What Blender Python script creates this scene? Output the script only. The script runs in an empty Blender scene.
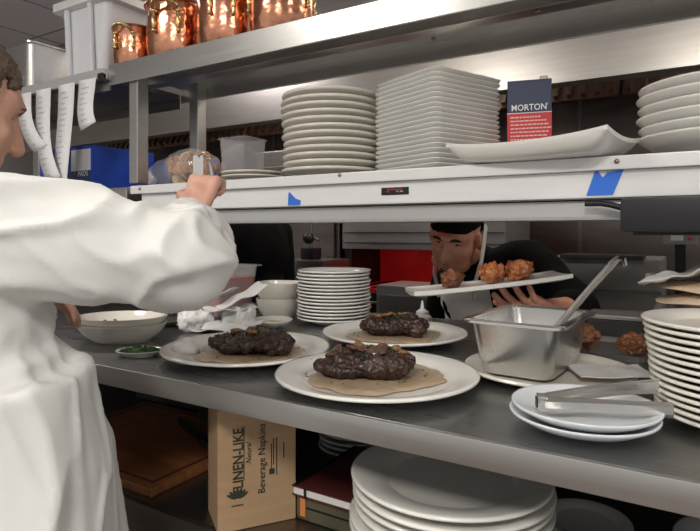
import bpy, bmesh, math, random
from mathutils import Vector, Matrix, noise, Euler
from mathutils.bvhtree import BVHTree
random.seed(7)
SC = bpy.context.scene
COL = SC.collection
R = math.radians
EYE = 1.31          # camera height; the counter top is at 1.05
CT = 1.05           # counter top
SH = 1.46           # top of the middle shelf
UP = 1.885          # top of the upper shelf
US = 0.76           # undershelf top
# ---------------------------------------------------------------- camera
cam = bpy.data.cameras.new('camera'); co = bpy.data.objects.new('camera', cam); COL.objects.link(co)
cam.sensor_width = 36; cam.lens = 36 * 570 / 700
co.location = (0, 0, EYE)
co.rotation_euler = (R(90), 0, R(31.5))
cam.shift_y = -35 / 700.0          # keeps the uprights upright, as in the photo
cam.clip_start = 0.02
SC.camera = co
# ---------------------------------------------------------------- world, exposure, lights
w = bpy.data.worlds.new('world'); SC.world = w; w.use_nodes = True
w.node_tree.nodes['Background'].inputs[0].default_value = (0.95, 0.93, 0.9, 1)
w.node_tree.nodes['Background'].inputs[1].default_value = 0.50
SC.view_settings.view_transform = 'Standard'; SC.view_settings.look = 'None'
SC.view_settings.exposure = 0.30; SC.view_settings.gamma = 1; SC.view_settings.use_curve_mapping = False
def area(name, loc, rot, sx, sy, power, col=(1, 0.945, 0.87), spread=180):
    l = bpy.data.lights.new(name, 'AREA'); l.shape = 'RECTANGLE'; l.size = sx; l.size_y = sy
    l.energy = power; l.color = col; l.spread = R(spread)
    o = bpy.data.objects.new(name, l); COL.objects.link(o); o.location = loc; o.rotation_euler = rot
    return o
area('ceiling_panel_light', (0.25, -1.3, 2.70), (0, 0, 0), 0.6, 0.6, 44)
area('ceiling_panel_light', (-1.7, -0.5, 2.70), (0, 0, 0), 0.6, 0.6, 18)
area('ceiling_panel_light', (1.9, 0.1, 2.70), (0, 0, 0), 0.6, 0.6, 12)
area('hood_light', (-1.2, 2.25, 2.68), (0, 0, 0), 0.5, 0.2, 7, (1, 0.9, 0.78))
area('hood_light', (0.5, 2.25, 2.68), (0, 0, 0), 0.5, 0.2, 6, (1, 0.9, 0.78))
for x in (-2.6, -1.2, 0.2):
    area('added_underhood_light', (x, 2.95, 2.16), (0, 0, 0), 0.2, 0.1, 2.2, (1, 0.78, 0.6))  # added warm lights that brighten the wall and filters under the hood
pl_ = bpy.data.lights.new('added_violet_tint', 'POINT'); pl_.energy = 1.2; pl_.color = (0.55, 0.2, 1.0); pl_.shadow_soft_size = .1  # unseen violet light without a fixture, added to tint the ceiling
po_ = bpy.data.objects.new('added_violet_tint', pl_); COL.objects.link(po_); po_.location = (-2.9, 1.75, 2.6)
area('ceiling_panel_light', (-3.0, 1.6, 2.70), (0, 0, 0), 0.6, 0.6, 8)
# ---------------------------------------------------------------- materials
def mat(name, col, rough=0.5, metal=0.0, bump=0.0, bscale=50, stretch=(1, 1, 1), vary=0.0, vscale=6, col2=None,
        trans=0.0, emit=None, estr=0.0, coat=0.0, sss=0.0, rvar=0.0, spec=0.5, det=4, alpha=1.0):
    m = bpy.data.materials.new(name); m.use_nodes = True
    N = m.node_tree.nodes; L = m.node_tree.links; b = N['Principled BSDF']
    b.inputs['Base Color'].default_value = (*col, 1); b.inputs['Roughness'].default_value = rough
    b.inputs['Metallic'].default_value = metal; b.inputs['Specular IOR Level'].default_value = spec
    if trans: b.inputs['Transmission Weight'].default_value = trans; b.inputs['IOR'].default_value = 1.2
    if alpha < 1: b.inputs['Alpha'].default_value = alpha
    if coat: b.inputs['Coat Weight'].default_value = coat; b.inputs['Coat Roughness'].default_value = 0.12
    if sss: b.inputs['Subsurface Weight'].default_value = sss; b.inputs['Subsurface Radius'].default_value = (0.012, 0.005, 0.003)
    if emit: b.inputs['Emission Color'].default_value = (*emit, 1); b.inputs['Emission Strength'].default_value = estr
    tc = N.new('ShaderNodeTexCoord'); mp = N.new('ShaderNodeMapping'); mp.inputs['Scale'].default_value = stretch
    L.new(tc.outputs['Object'], mp.inputs[0])
    if bump:
        n = N.new('ShaderNodeTexNoise'); n.inputs['Scale'].default_value = bscale; n.inputs['Detail'].default_value = det
        bp = N.new('ShaderNodeBump'); bp.inputs['Strength'].default_value = bump; bp.inputs['Distance'].default_value = 0.004
        L.new(mp.outputs[0], n.inputs['Vector']); L.new(n.outputs[0], bp.inputs['Height']); L.new(bp.outputs[0], b.inputs['Normal'])
    if vary or col2:
        n2 = N.new('ShaderNodeTexNoise'); n2.inputs['Scale'].default_value = vscale; n2.inputs['Detail'].default_value = 5
        L.new(mp.outputs[0], n2.inputs['Vector'])
        mx = N.new('ShaderNodeMix'); mx.data_type = 'RGBA'
        rp = N.new('ShaderNodeMapRange'); rp.inputs[1].default_value = 0.35; rp.inputs[2].default_value = 0.65
        L.new(n2.outputs[0], rp.inputs[0]); L.new(rp.outputs[0], mx.inputs[0])
        mx.inputs[6].default_value = (*col, 1)
        c2 = col2 or tuple(c * (1 - vary) for c in col)
        mx.inputs[7].default_value = (*c2, 1); L.new(mx.outputs[2], b.inputs['Base Color'])
    if rvar:
        n3 = N.new('ShaderNodeTexNoise'); n3.inputs['Scale'].default_value = 9; n3.inputs['Detail'].default_value = 6
        L.new(mp.outputs[0], n3.inputs['Vector'])
        r3 = N.new('ShaderNodeMapRange'); r3.inputs[1].default_value = 0.3; r3.inputs[2].default_value = 0.7
        r3.inputs[3].default_value = max(0.03, rough - rvar); r3.inputs[4].default_value = rough + rvar
        L.new(n3.outputs[0], r3.inputs[0]); L.new(r3.outputs[0], b.inputs['Roughness'])
    return m
M = {}
M['steel'] = mat('brushed_steel', (0.60, 0.59, 0.57), 0.33, 1, 0.012, 60, (0.6, 14, 14), rvar=0.03, vary=0.06)
M['steel_top'] = mat('worktop_steel', (0.33, 0.33, 0.33), 0.33, 1, 0.015, 60, (1, 8, 1), rvar=0.08, vary=0.15, vscale=4)
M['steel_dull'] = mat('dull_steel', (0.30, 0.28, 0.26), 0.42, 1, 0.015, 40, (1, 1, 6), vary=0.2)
M['steel_wall'] = mat('wall_steel', (0.22, 0.19, 0.18), 0.4, 1, 0.03, 20, (1, 1, 4), vary=0.25, vscale=3)
M['steel_hood'] = mat('hood_steel', (0.60, 0.57, 0.53), 0.28, 1, 0.04, 40, (0.5, 8, 8), vary=0.1)
M['panelsteel'] = mat('equipment_steel', (0.36, 0.35, 0.34), 0.45, 0.7, 0.04, 40, (1, 4, 4), vary=0.15)
M['chrome'] = mat('chrome', (0.70, 0.69, 0.67), 0.2, 1)
M['pansteel'] = mat('worn_pan_steel', (0.60, 0.59, 0.57), 0.3, 1, 0.03, 30, vary=0.15, rvar=0.08)
M['white_metal'] = mat('white_painted_metal', (0.80, 0.80, 0.80), 0.32, 0.0, 0.02, 30, (1, 8, 8), vary=0.05)
M['grey_metal'] = mat('grey_painted_metal', (0.50, 0.50, 0.50), 0.38, 0.3, 0.02, 30)
M['china'] = mat('white_china', (0.80, 0.79, 0.75), 0.14, 0, vary=0.03, coat=0.3)
M['china_warm'] = mat('ivory_china', (0.76, 0.73, 0.66), 0.2, 0, vary=0.04, coat=0.2)
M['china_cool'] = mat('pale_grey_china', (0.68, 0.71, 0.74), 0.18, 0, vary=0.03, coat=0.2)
M['copper'] = mat('hammered_copper', (0.90, 0.42, 0.26), 0.2, 1, 0.5, 38, vary=0.45, vscale=14, rvar=0.08, det=1)
M['copper_edge'] = mat('copper_rim', (0.75, 0.34, 0.2), 0.22, 1)
M['brass'] = mat('brass', (0.72, 0.56, 0.28), 0.25, 1)
M['card'] = mat('cardboard', (0.50, 0.33, 0.19), 0.85, 0, 0.1, 90, (1, 1, 8), vary=0.12)
M['ink'] = mat('dark_green_ink', (0.035, 0.045, 0.03), 0.8)
M['black'] = mat('black_plastic', (0.008, 0.008, 0.010), 0.42)
M['black_matte'] = mat('matte_black', (0.02, 0.02, 0.02), 0.7)
M['coat'] = mat('white_coat_cloth', (0.74, 0.74, 0.72), 0.9, 0, 0.12, 500)
M['apron'] = mat('apron_cloth', (0.82, 0.80, 0.76), 0.9, 0, 0.15, 300)
M['blackcoat'] = mat('black_coat_cloth', (0.006, 0.006, 0.007), 0.9, 0, 0.2, 60, spec=0.12)
M['trousers'] = mat('black_trousers', (0.02, 0.02, 0.022), 0.9)
M['skin'] = mat('skin', (0.63, 0.35, 0.26), 0.5, 0, 0.12, 160, sss=0.1, vary=0.08, vscale=22)
M['skin_tan'] = mat('tan_skin', (0.80, 0.38, 0.26), 0.42, 0, 0.12, 160, sss=0.08, vary=0.15, vscale=25)
M['hair'] = mat('brown_hair', (0.15, 0.10, 0.065), 0.6, 0, 0.9, 110, (3, 3, 0.5), vary=0.5, vscale=50)
M['hair_black'] = mat('black_hair', (0.015, 0.012, 0.01), 0.6, 0, 0.6, 200)
M['eyewhite'] = mat('eye_white', (0.7, 0.66, 0.62), 0.2)
M['iris'] = mat('dark_iris', (0.02, 0.012, 0.008), 0.1)
M['lips'] = mat('lips', (0.42, 0.17, 0.13), 0.4)
M['paper'] = mat('white_paper', (0.80, 0.80, 0.79), 0.9, 0, 0.08, 30, vary=0.03)
M['receipt'] = mat('ticket_paper', (0.78, 0.78, 0.79), 0.8, vary=0.05, vscale=40)
M['print'] = mat('faded_print', (0.50, 0.50, 0.53), 0.9)
M['blue_tape'] = mat('blue_tape', (0.03, 0.17, 0.72), 0.6, 0, 0.2, 80)
M['blue_box'] = mat('blue_carton', (0.012, 0.06, 0.42), 0.35, vary=0.08)
M['blue_dark'] = mat('navy_carton_print', (0.03, 0.05, 0.16), 0.4)
M['navy'] = mat('navy_card', (0.022, 0.032, 0.085), 0.5)
M['red_card'] = mat('red_card', (0.55, 0.025, 0.03), 0.5)
M['white_ink'] = mat('white_ink', (0.8, 0.8, 0.8), 0.6)
M['pink_ink'] = mat('pale_pink_ink', (0.78, 0.50, 0.50), 0.6)
M['red_ink'] = mat('red_ink', (0.75, 0.06, 0.03), 0.5)
M['amber'] = mat('amber_label', (0.75, 0.25, 0.08), 0.6)
M['plastic'] = mat('cloudy_plastic', (0.86, 0.87, 0.90), 0.3, alpha=0.84)
M['clear'] = mat('clear_plastic', (0.85, 0.86, 0.88), 0.10, alpha=0.22, bump=0.5, bscale=14, spec=1.0)
M['cup_clear'] = mat('smoky_clear_plastic', (0.62, 0.61, 0.64), 0.12, alpha=0.28)
M['steak'] = mat('charred_steak', (0.014, 0.007, 0.005), 0.4, 0, 1.0, 120, col2=(0.055, 0.020, 0.012), vscale=30, det=8, coat=0.3)
M['mushroom'] = mat('browned_mushroom', (0.16, 0.07, 0.03), 0.4, 0, 0.4, 60, col2=(0.34, 0.18, 0.08), vscale=30, coat=0.2)
M['meatpink'] = mat('seared_pink_meat', (0.13, 0.055, 0.038), 0.4, 0, 0.4, 70, vary=0.4, coat=0.3)
M['sauce'] = mat('cream_pepper_sauce', (0.52, 0.40, 0.27), 0.3, 0, 0.2, 70, col2=(0.40, 0.29, 0.19), vscale=45, coat=0.2)
M['herb'] = mat('chopped_green_herb', (0.05, 0.16, 0.025), 0.7, 0, 0.8, 120, vary=0.6, vscale=70)
M['dollop'] = mat('white_cream', (0.82, 0.81, 0.78), 0.45, 0, 0.2, 20, sss=0.1)
M['fried'] = mat('fried_crust', (0.50, 0.17, 0.055), 0.5, 0, 1.0, 70, col2=(0.22, 0.06, 0.02), vscale=30, coat=0.15)
M['fried_dark'] = mat('dark_fried_crust', (0.20, 0.065, 0.02), 0.5, 0, 1.0, 70, col2=(0.09, 0.03, 0.012), vscale=30, coat=0.15)
M['redsauce'] = mat('tomato_sauce', (0.60, 0.09, 0.03), 0.35, 0, 0.2, 30, vary=0.2, vscale=12)
M['bread'] = mat('toasted_bread', (0.60, 0.30, 0.10), 0.7, 0, 0.5, 60, col2=(0.36, 0.15, 0.05), vscale=28)
M['crumb'] = mat('pale_bread_crumb', (0.78, 0.60, 0.38), 0.8, 0, 0.5, 60)
M['tortilla'] = mat('floury_tortilla', (0.70, 0.58, 0.44), 0.8, 0, 0.2, 30, col2=(0.60, 0.44, 0.28), vscale=25)
M['towel'] = mat('pale_cloth', (0.70, 0.69, 0.66), 0.95, 0, 0.3, 80, vary=0.1)
M['board'] = mat('brown_board', (0.36, 0.14, 0.055), 0.4, 0, 0.05, 30, (1, 6, 1), vary=0.35, vscale=8)
M['maroon'] = mat('maroon_cover', (0.10, 0.022, 0.02), 0.5)
M['olive'] = mat('olive_plastic', (0.14, 0.13, 0.08), 0.35, vary=0.5, vscale=10)
M['floor'] = mat('floor_tile_red', (0.16, 0.07, 0.05), 0.5, 0, 0.1, 20, vary=0.3)
M['redglow'] = mat('red_hot_element', (0.22, 0.012, 0.015), 0.4, emit=(1.0, 0.02, 0.02), estr=0.05, vary=0.5)
M['filter'] = mat('baffle_filter', (0.50, 0.36, 0.30), 0.3, 1)
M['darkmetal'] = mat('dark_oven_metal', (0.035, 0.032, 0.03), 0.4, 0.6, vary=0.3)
M['diffuser'] = mat('light_diffuser', (0.9, 0.9, 0.9), 0.5, emit=(1, 0.96, 0.9), estr=6)
M['green_tag'] = mat('green_tag', (0.02, 0.45, 0.2), 0.6)
M['wallpaint'] = mat('cream_wall_paint', (0.55, 0.53, 0.5), 0.8, vary=0.05)
def tiles(name, c1, c2, scale, bw=1.0, mortar=0.015, rough=0.6):
    m = bpy.data.materials.new(name); m.use_nodes = True; N = m.node_tree.nodes; L = m.node_tree.links
    b = N['Principled BSDF']; b.inputs['Roughness'].default_value = rough
    tc = N.new('ShaderNodeTexCoord'); br = N.new('ShaderNodeTexBrick'); L.new(tc.outputs['Object'], br.inputs[0])
    br.offset = 0; br.inputs['Color1'].default_value = (*c1, 1); br.inputs['Color2'].default_value = (*[c * 0.94 for c in c1], 1)
    br.inputs['Mortar'].default_value = (*c2, 1); br.inputs['Scale'].default_value = scale
    br.inputs['Brick Width'].default_value = bw; br.inputs['Row Height'].default_value = 1.0; br.inputs['Mortar Size'].default_value = mortar
    L.new(br.outputs[0], b.inputs['Base Color']); return m
M['ceiling'] = tiles('ceiling_tiles', (0.82, 0.80, 0.80), (0.30, 0.29, 0.29), 1 / 0.6)
M['floor'] = tiles('quarry_tiles', (0.13, 0.10, 0.085), (0.06, 0.05, 0.045), 1 / 0.15, rough=0.45)
# ---------------------------------------------------------------- mesh helpers
def link(name, me, m=None, parent=None, loc=None, rot=None, smooth=True):
    o = bpy.data.objects.new(name, me); COL.objects.link(o)
    if m is not None:
        me.materials.clear(); me.materials.append(M[m] if isinstance(m, str) else m)
    if parent: o.parent = parent
    if loc is not None: o.location = loc
    if rot is not None: o.rotation_euler = rot
    if smooth:
        for p in me.polygons: p.use_smooth = True
    return o
class MB:
    def __init__(s): s.b = bmesh.new()
    def _new(s, ret, mtx=None):
        vs = ret
        if mtx is not None: bmesh.ops.transform(s.b, matrix=mtx, verts=vs)
        return vs
    def box(s, c, d, bev=0.0, rot=None, seg=2):
        t = bmesh.new(); bmesh.ops.create_cube(t, size=1)
        for v in t.verts: v.co = Vector((v.co.x * d[0], v.co.y * d[1], v.co.z * d[2]))
        if bev: bmesh.ops.bevel(t, geom=list(t.edges), offset=bev, segments=seg, affect='EDGES', profile=0.7)
        mt = Matrix.Translation(Vector(c)) @ (Euler(rot).to_matrix().to_4x4() if rot else Matrix.Identity(4))
        t.transform(mt); s.join(t); return s
    def join(s, t):
        me = bpy.data.meshes.new('t'); t.to_mesh(me); t.free(); s.b.from_mesh(me); bpy.data.meshes.remove(me)
    def loft(s, rings, cap=True, closed=False):
        vr = [[s.b.verts.new(p) for p in r] for r in rings]; n = len(vr[0])
        K = len(vr) if closed else len(vr) - 1
        for i in range(K):
            a, b_ = vr[i], vr[(i + 1) % len(vr)]
            for j in range(n):
                try: s.b.faces.new((a[j], a[(j + 1) % n], b_[(j + 1) % n], b_[j]))
                except ValueError: pass
        if cap and not closed:
            s.b.faces.new(list(reversed(vr[0]))); s.b.faces.new(vr[-1])
        return s
    def lathe(s, prof, n=48, cx=0, cy=0, sy=1, shape=None):
        rings = []
        for r, z in prof:
            r = max(r, 0.0004)
            rings.append([(cx + r * (shape(a)[0] if shape else math.cos(a)), cy + r * sy * (shape(a)[1] if shape else math.sin(a)), z)
                          for a in [2 * math.pi * k / n for k in range(n)]])
        return s.loft(rings)
    def tube(s, pts, rad, n=10, flat=1.0, up=(0, 0, 1)):
        pts = [Vector(p) for p in pts]; rad = rad if isinstance(rad, (list, tuple)) else [rad] * len(pts)
        rings = []; prev = None
        for i, p in enumerate(pts):
            t = (pts[min(i + 1, len(pts) - 1)] - pts[max(i - 1, 0)]).normalized()
            if prev is None:
                u = Vector(up); 
                if abs(u.dot(t)) > 0.95: u = Vector((1, 0, 0))
                u = (u - t * u.dot(t)).normalized()
            else: u = (prev - t * prev.dot(t)).normalized()
            prev = u; v = t.cross(u)
            rings.append([p + (u * math.cos(a) * flat + v * math.sin(a)) * rad[i] for a in [2 * math.pi * k / n for k in range(n)]])
        return s.loft(rings)
    def ball(s, c, r, rot=None, u=20, v=12):
        t = bmesh.new(); bmesh.ops.create_uvsphere(t, u_segments=u, v_segments=v, radius=1)
        r = r if isinstance(r, (list, tuple)) else (r, r, r)
        mt = Matrix.Translation(Vector(c)) @ (Euler(rot).to_matrix().to_4x4() if rot else Matrix.Identity(4)) @ Matrix.Diagonal((*r, 1))
        t.transform(mt); s.join(t); return s
    def caps(s, a, ra, b_, rb):
        a, b_ = Vector(a), Vector(b_); s.ball(a, ra, u=14, v=10); s.ball(b_, rb, u=14, v=10)
        s.tube([a, b_], [ra, rb], 14); return s
    def mesh(s, name='m'):
        bmesh.ops.recalc_face_normals(s.b, faces=s.b.faces)
        me = bpy.data.meshes.new(name); s.b.to_mesh(me); s.b.free(); return me
    def done(s, name, m, parent=None, loc=None, rot=None, smooth=True):
        me = s.mesh(name); o = link(name, me, m, parent, loc, rot, smooth)
        if smooth:
            try: me.set_sharp_from_angle(angle=R(38))
            except Exception: pass
        return o
def tag(o, label, cat, group=None, kind=None):
    o['label'] = label; o['category'] = cat
    if group: o['group'] = group
    if kind: o['kind'] = kind
    return o
def struct(o): o['kind'] = 'structure'; return o
def thing(name, label, cat, loc=(0, 0, 0), rz=0, group=None):
    o = bpy.data.objects.new(name, None); COL.objects.link(o); o.empty_display_size = 0.05
    o.location = loc; o.rotation_euler = (0, 0, rz); return tag(o, label, cat, group)
def dup(root, loc, rz=None, label=None):
    r = root.copy(); COL.objects.link(r); r.location = loc
    if rz is not None: r.rotation_euler = (root.rotation_euler[0], root.rotation_euler[1], rz)
    if label: r['label'] = label
    for ch in list(root.children):
        c = ch.copy(); COL.objects.link(c); c.parent = r
        for g in ch.children:
            d = g.copy(); COL.objects.link(d); d.parent = c
    return r
DG = bpy.context.evaluated_depsgraph_get
def remesh(mb, voxel, smooth=4, fn=None):
    """one continuous surface from overlapping lumps"""
    me = mb.mesh('blob'); o = bpy.data.objects.new('blob', me); COL.objects.link(o)
    md = o.modifiers.new('r', 'REMESH'); md.mode = 'VOXEL'; md.voxel_size = voxel
    sm = o.modifiers.new('s', 'SMOOTH'); sm.iterations = smooth; sm.factor = 0.5
    dg = DG(); dg.update(); out = bpy.data.meshes.new_from_object(o.evaluated_get(dg), depsgraph=dg)
    bpy.data.objects.remove(o); bpy.data.meshes.remove(me)
    if fn:
        nr = [v.normal.copy() for v in out.vertices]
        for v, n in zip(out.vertices, nr): v.co = fn(v.co.copy(), n)
    return out
def text(name, body, size, m, parent, loc, rot, sx=1.0, depth=0.0003, align='CENTER', shear=0.0, bold=0.0):
    c = bpy.data.curves.new(name, 'FONT'); c.body = body; c.size = size; c.extrude = depth; c.align_x = align; c.align_y = 'CENTER'
    c.shear = shear; c.offset = bold; c.resolution_u = 2
    o = bpy.data.objects.new(name, c); COL.objects.link(o); dg = DG(); dg.update()
    me = bpy.data.meshes.new_from_object(o.evaluated_get(dg), depsgraph=dg); bpy.data.objects.remove(o)
    for v in me.vertices: v.co.x *= sx
    return link(name, me, m, parent, loc, rot, False)
def fbm(p, s, seed=0): return noise.noise(Vector(p) * s + Vector((seed * 7.3, seed * 3.1, seed)))
ORD = ['topmost', 'second', 'third', 'fourth', 'fifth', 'sixth', 'seventh', 'eighth', 'ninth', 'tenth', 'eleventh', 'twelfth',
       'thirteenth', 'fourteenth', 'fifteenth', 'sixteenth', 'seventeenth', 'eighteenth', 'nineteenth', 'twentieth', 'twenty-first', 'twenty-second']
def nth(k, n):
    """k counted from the top, n plates"""
    if k == 0: return 'topmost'
    if k == n - 1: return 'lowest'
    return ORD[k] + ' from the top'
def rect(hx, hy, z, n=6, r=0.03):
    pts = []
    for cx, cy, a0 in ((hx - r, hy - r, 0), (-hx + r, hy - r, 90), (-hx + r, -hy + r, 180), (hx - r, -hy + r, 270)):
        for k in range(n + 1):
            a = R(a0 + 90 * k / n); pts.append((cx + r * math.cos(a), cy + r * math.sin(a), z))
    return pts
# ================================================================ SETTING
struct(MB().box((-1.5, 1.0, -0.05), (9, 8, 0.1)).done('floor', 'floor', smooth=False))
struct(MB().box((-1.5, 0.9, 2.80), (9, 5.8, 0.1)).done('ceiling', 'ceiling', smooth=False))
wb = MB().box((-1.5, 3.75, 1.375), (9, 0.1, 2.75))
struct(wb.done('wall_back', 'steel_wall', smooth=False))
sm = MB()
for x in (-3.0, -1.8, -0.62, 0.55): sm.box((x, 3.694, 1.375), (0.02, 0.012, 2.75))
struct(sm.done('trim_1', 'steel_dull', smooth=False))
struct(MB().box((-6.0, 1.0, 1.375), (0.1, 8, 2.75)).done('wall_left', 'wallpaint', smooth=False))
# ceiling lights
pan_label = ['white square ceiling light panel behind and above the camera', 'white square ceiling light panel above the cook in white',
             'white square ceiling light panel far over the right end of the counter', 'white square ceiling light panel over the far left of the kitchen']
for (x, y), lb in zip([(0.25, -1.3), (-1.7, -0.5), (1.9, 0.1), (-3.0, 1.6)], pan_label):
    t = thing('ceiling_light', lb, 'ceiling light', (x, y, 2.75), 0, 'square ceiling light panels')
    f = MB()
    for s in (-1, 1):
        f.box((s * 0.31, 0, -0.012), (0.02, 0.64, 0.024)); f.box((0, s * 0.31, -0.012), (0.6, 0.02, 0.024))
    f.done('frame', 'white_metal', t, smooth=False)
    MB().box((0, 0, -0.008), (0.6, 0.6, 0.012)).done('diffuser', 'diffuser', t, smooth=False)
# hood
hd = thing('exhaust_hood', 'long stainless exhaust hood over the cooking line at the back', 'exhaust hood', (-1.4, 2.6, 1.955))
MB().box((0, 0.01, 0.395), (7.0, 0.02, 0.79), 0.002).done('front_panel', 'steel_hood', hd, smooth=False)
MB().box((0, 0.60, 0.755), (7.0, 1.06, 0.03)).done('top_panel', 'steel_dull', hd, smooth=False)
MB().box((0, 0.055, 0.008), (7.0, 0.07, 0.016), 0.002).done('drip_channel', 'steel_hood', hd, smooth=False)
for x in (-1.2, .2, 1.6):
    MB().box((x, .35, .215), (.22, .12, .02), .006).box((x, .35, .48), (.02, .02, .52)).done('added_hood_lamp', 'diffuser', hd, smooth=False)  # glowing fixtures made up to go with the added under-hood lights
for k in range(13):
    x = -3.2 + k * 0.5
    fm = MB(); fm.box((0, 0.012, 0), (0.48, 0.012, 0.46))
    for j in range(7): fm.box((-0.21 + j * 0.07, -0.012, 0), (0.026, 0.03, 0.44), 0.004)
    fm.done('baffle_filter', 'filter', hd, (x, 0.78, 0.26), (R(-32), 0, 0), smooth=False)
# ================================================================ PASS COUNTER
pc = thing('pass_counter', 'long stainless steel pass counter with an open undershelf holding plates and boxes', 'counter', (-0.65, 1.135, 0))
def C(x, y, z=0): return (x + 0.65, y - 1.135, z)
tp = MB()
tp.box(C(-0.65, 1.135, CT - 0.019), (3.9, 0.885, 0.0376), 0.004, seg=3)
tp.done('tabletop', 'steel_top', pc)
# rolled front edge, its own brighter face
MB().box(C(-0.65, 0.6915, CT - 0.019), (3.9, 0.006, 0.036), 0.0025).done('front_edge', 'steel', pc)
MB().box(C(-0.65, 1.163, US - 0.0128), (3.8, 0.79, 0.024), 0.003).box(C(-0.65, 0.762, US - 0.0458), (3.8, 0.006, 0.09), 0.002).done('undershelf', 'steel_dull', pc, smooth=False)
MB().box(C(-0.65, 1.565, 0.76), (3.86, 0.012, 0.50)).done('added_back_panel', 'darkmetal', pc, smooth=False)  # dark panel added to block light and keep the undershelf background black
for x in (-2.5, 1.2):
    for y in (0.82, 1.5):
        MB().tube([C(x, y, 0), C(x, y, CT - 0.03)], 0.02, 16).done('leg', 'steel', pc)
# ================================================================ OVERSHELF
ov = thing('double_overshelf', 'stainless double overshelf with a white front, standing over the pass counter', 'shelf', (-0.65, 1.45, CT))
def O(x, y, z): return (x + 0.65, y - 1.45, z - CT)
XL, XR = -2.75, 1.2
XM, XW = (XL + XR) / 2, XR - XL
MB().box(O(-0.29, 1.417, UP - 0.0088), (2.92, 0.316, 0.016)).box(O(-0.29, 1.253, UP - 0.036), (2.92, 0.006, 0.072), 0.002) \
    .box(O(-0.29, 1.577, UP - 0.036), (2.92, 0.006, 0.072), 0.002).box(O(-0.29, 1.415, UP - 0.03), (2.92, 0.05, 0.03), 0.002).done('upper_shelf', 'steel', ov, smooth=False)
MB().box(O(-2.28, 1.4225, UP - 0.0458), (1.05, 0.305, 0.016)).box(O(-2.28, 1.577, UP - 0.065), (1.05, 0.006, 0.055)).done('upper_shelf', 'steel_dull', ov, smooth=False)
MB().box(O(XM, 1.493, SH - 0.0128), (XW, 0.452, 0.024), 0.003).done('middle_shelf', 'panelsteel', ov, smooth=False)
# white front channel of the middle shelf, two stepped faces
xl = -1.63
MB().box(O((xl + XR) / 2, 1.257, SH - 0.014), (XR - xl, 0.02, 0.0275), 0.003).done('upper_channel', 'white_metal', ov, smooth=False)
MB().box(O((xl + XR) / 2 + 0.02, 1.268, SH - 0.0555), (XR - xl - 0.04, 0.014, 0.055), 0.003).done('lower_channel', 'white_metal', ov, smooth=False)
# heat strip hung behind the channel
MB().box(O((-1.6 + -0.13) / 2, 1.335, SH - 0.108), (1.6 - 0.13, 0.11, 0.042), 0.008).done('heat_strip', 'grey_metal', ov, smooth=False)
MB().box(O((xl + XR) / 2, 1.33, SH - 0.055), (XR - xl - 0.1, 0.10, 0.06)).done('lamp_housing', 'grey_metal', ov, smooth=False)
for x in (-1.635, 1.1):
    for y in (1.285, 1.555):
        MB().box(O(x, y, (CT + SH - 0.024) / 2 if y > 1.4 else (SH + UP) / 2), (0.045, 0.045, (SH - 0.024 - CT) if y > 1.4 else (UP - SH - 0.02)), 0.004).done('post', 'steel', ov, smooth=False)
MB().box(O(-1.635, 1.555, (SH + UP) / 2), (0.045, 0.045, UP - SH - 0.02), 0.004).done('post', 'steel', ov, smooth=False)
MB().box(O(1.1, 1.555, (SH + UP) / 2), (0.045, 0.045, UP - SH - 0.02), 0.004).done('post', 'steel', ov, smooth=False)
MB().box(O(-2.6, 1.5, (CT + UP) / 2 - 0.03), (0.045, 0.045, UP - CT - 0.06), 0.004).done('post', 'steel', ov, smooth=False)
MB().box(O(-1.69, 1.262, SH - 0.03), (0.07, 0.02, 0.05), 0.004).box(O(-1.70, 1.255, SH - 0.05), (0.03, 0.03, 0.03), 0.004).done('bracket', 'steel', ov, smooth=False)
for x, z in ((-0.795, SH - 0.006), (0.02, SH - 0.006), (-0.14, SH - 0.012), (-1.58, SH - 0.012)):
    MB().ball(O(x, 1.245, z), (0.005, 0.003, 0.005)).done('screw', 'steel_dull', ov)
for x, y in ((-0.62, 1.45), (-0.33, 1.40), (0.1, 1.5)):
    MB().ball(O(x, y, UP - 0.05), (0.007, 0.007, 0.005)).done('bolt', 'steel_dull', ov)
LPX = -0.642
lp = MB().box(O(LPX, 1.2605, SH - 0.0525), (0.076, 0.0015, 0.019), 0.0006).done('maker_plate', 'black', ov, smooth=False)
lp['label'] = 'small black maker plate with red and white lettering'
def onplate(name, s, size, x, z, m, sx=1):
    text(name, s, size, m, lp, O(LPX + x, 1.2592, SH - 0.0525 + z), (R(90), 0, 0), sx)
onplate('lettering', 'Manufactured by', 0.0062, 0, 0.0045, 'red_ink')
onplate('lettering', 'THE', 0.005, -0.02, -0.001, 'red_ink'); onplate('lettering', 'CO., INC.', 0.005, 0.014, -0.001, 'white_ink')
# ---- blue tape
def tape(name, poly, label, y=1.2595):
    mb = MB(); f = [mb.b.verts.new((x, 0, z)) for x, z in poly]; g = [mb.b.verts.new((x, 0.0008, z)) for x, z in poly]
    mb.b.faces.new(f); mb.b.faces.new(list(reversed(g))); n = len(poly)
    for i in range(n): mb.b.faces.new((f[i], f[(i + 1) % n], g[(i + 1) % n], g[i]))
    return mb, y
mb, y = tape('t', [(-0.022, -0.020), (0.020, -0.020), (0.022, -0.008), (0.004, -0.002), (-0.016, 0.016), (-0.020, 0.014)], '')
tag(mb.done('painters_tape', 'blue_tape', loc=(-0.952, 1.2592, SH - 0.060), smooth=False), 'small torn scrap of blue tape on the white shelf front left of the black plate', 'tape', 'blue tape on the shelf front')
mb, y = tape('t', [(-0.034, -0.024), (0.016, -0.024), (0.036, 0.026), (0.006, 0.022), (-0.003, 0.012), (-0.012, 0.026), (-0.018, 0.024)], '')
tag(mb.done('painters_tape', 'blue_tape', loc=(-0.165, 1.2592, SH - 0.054), smooth=False), 'larger notched piece of blue tape at the right end of the shelf front', 'tape', 'blue tape on the shelf front')
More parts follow.
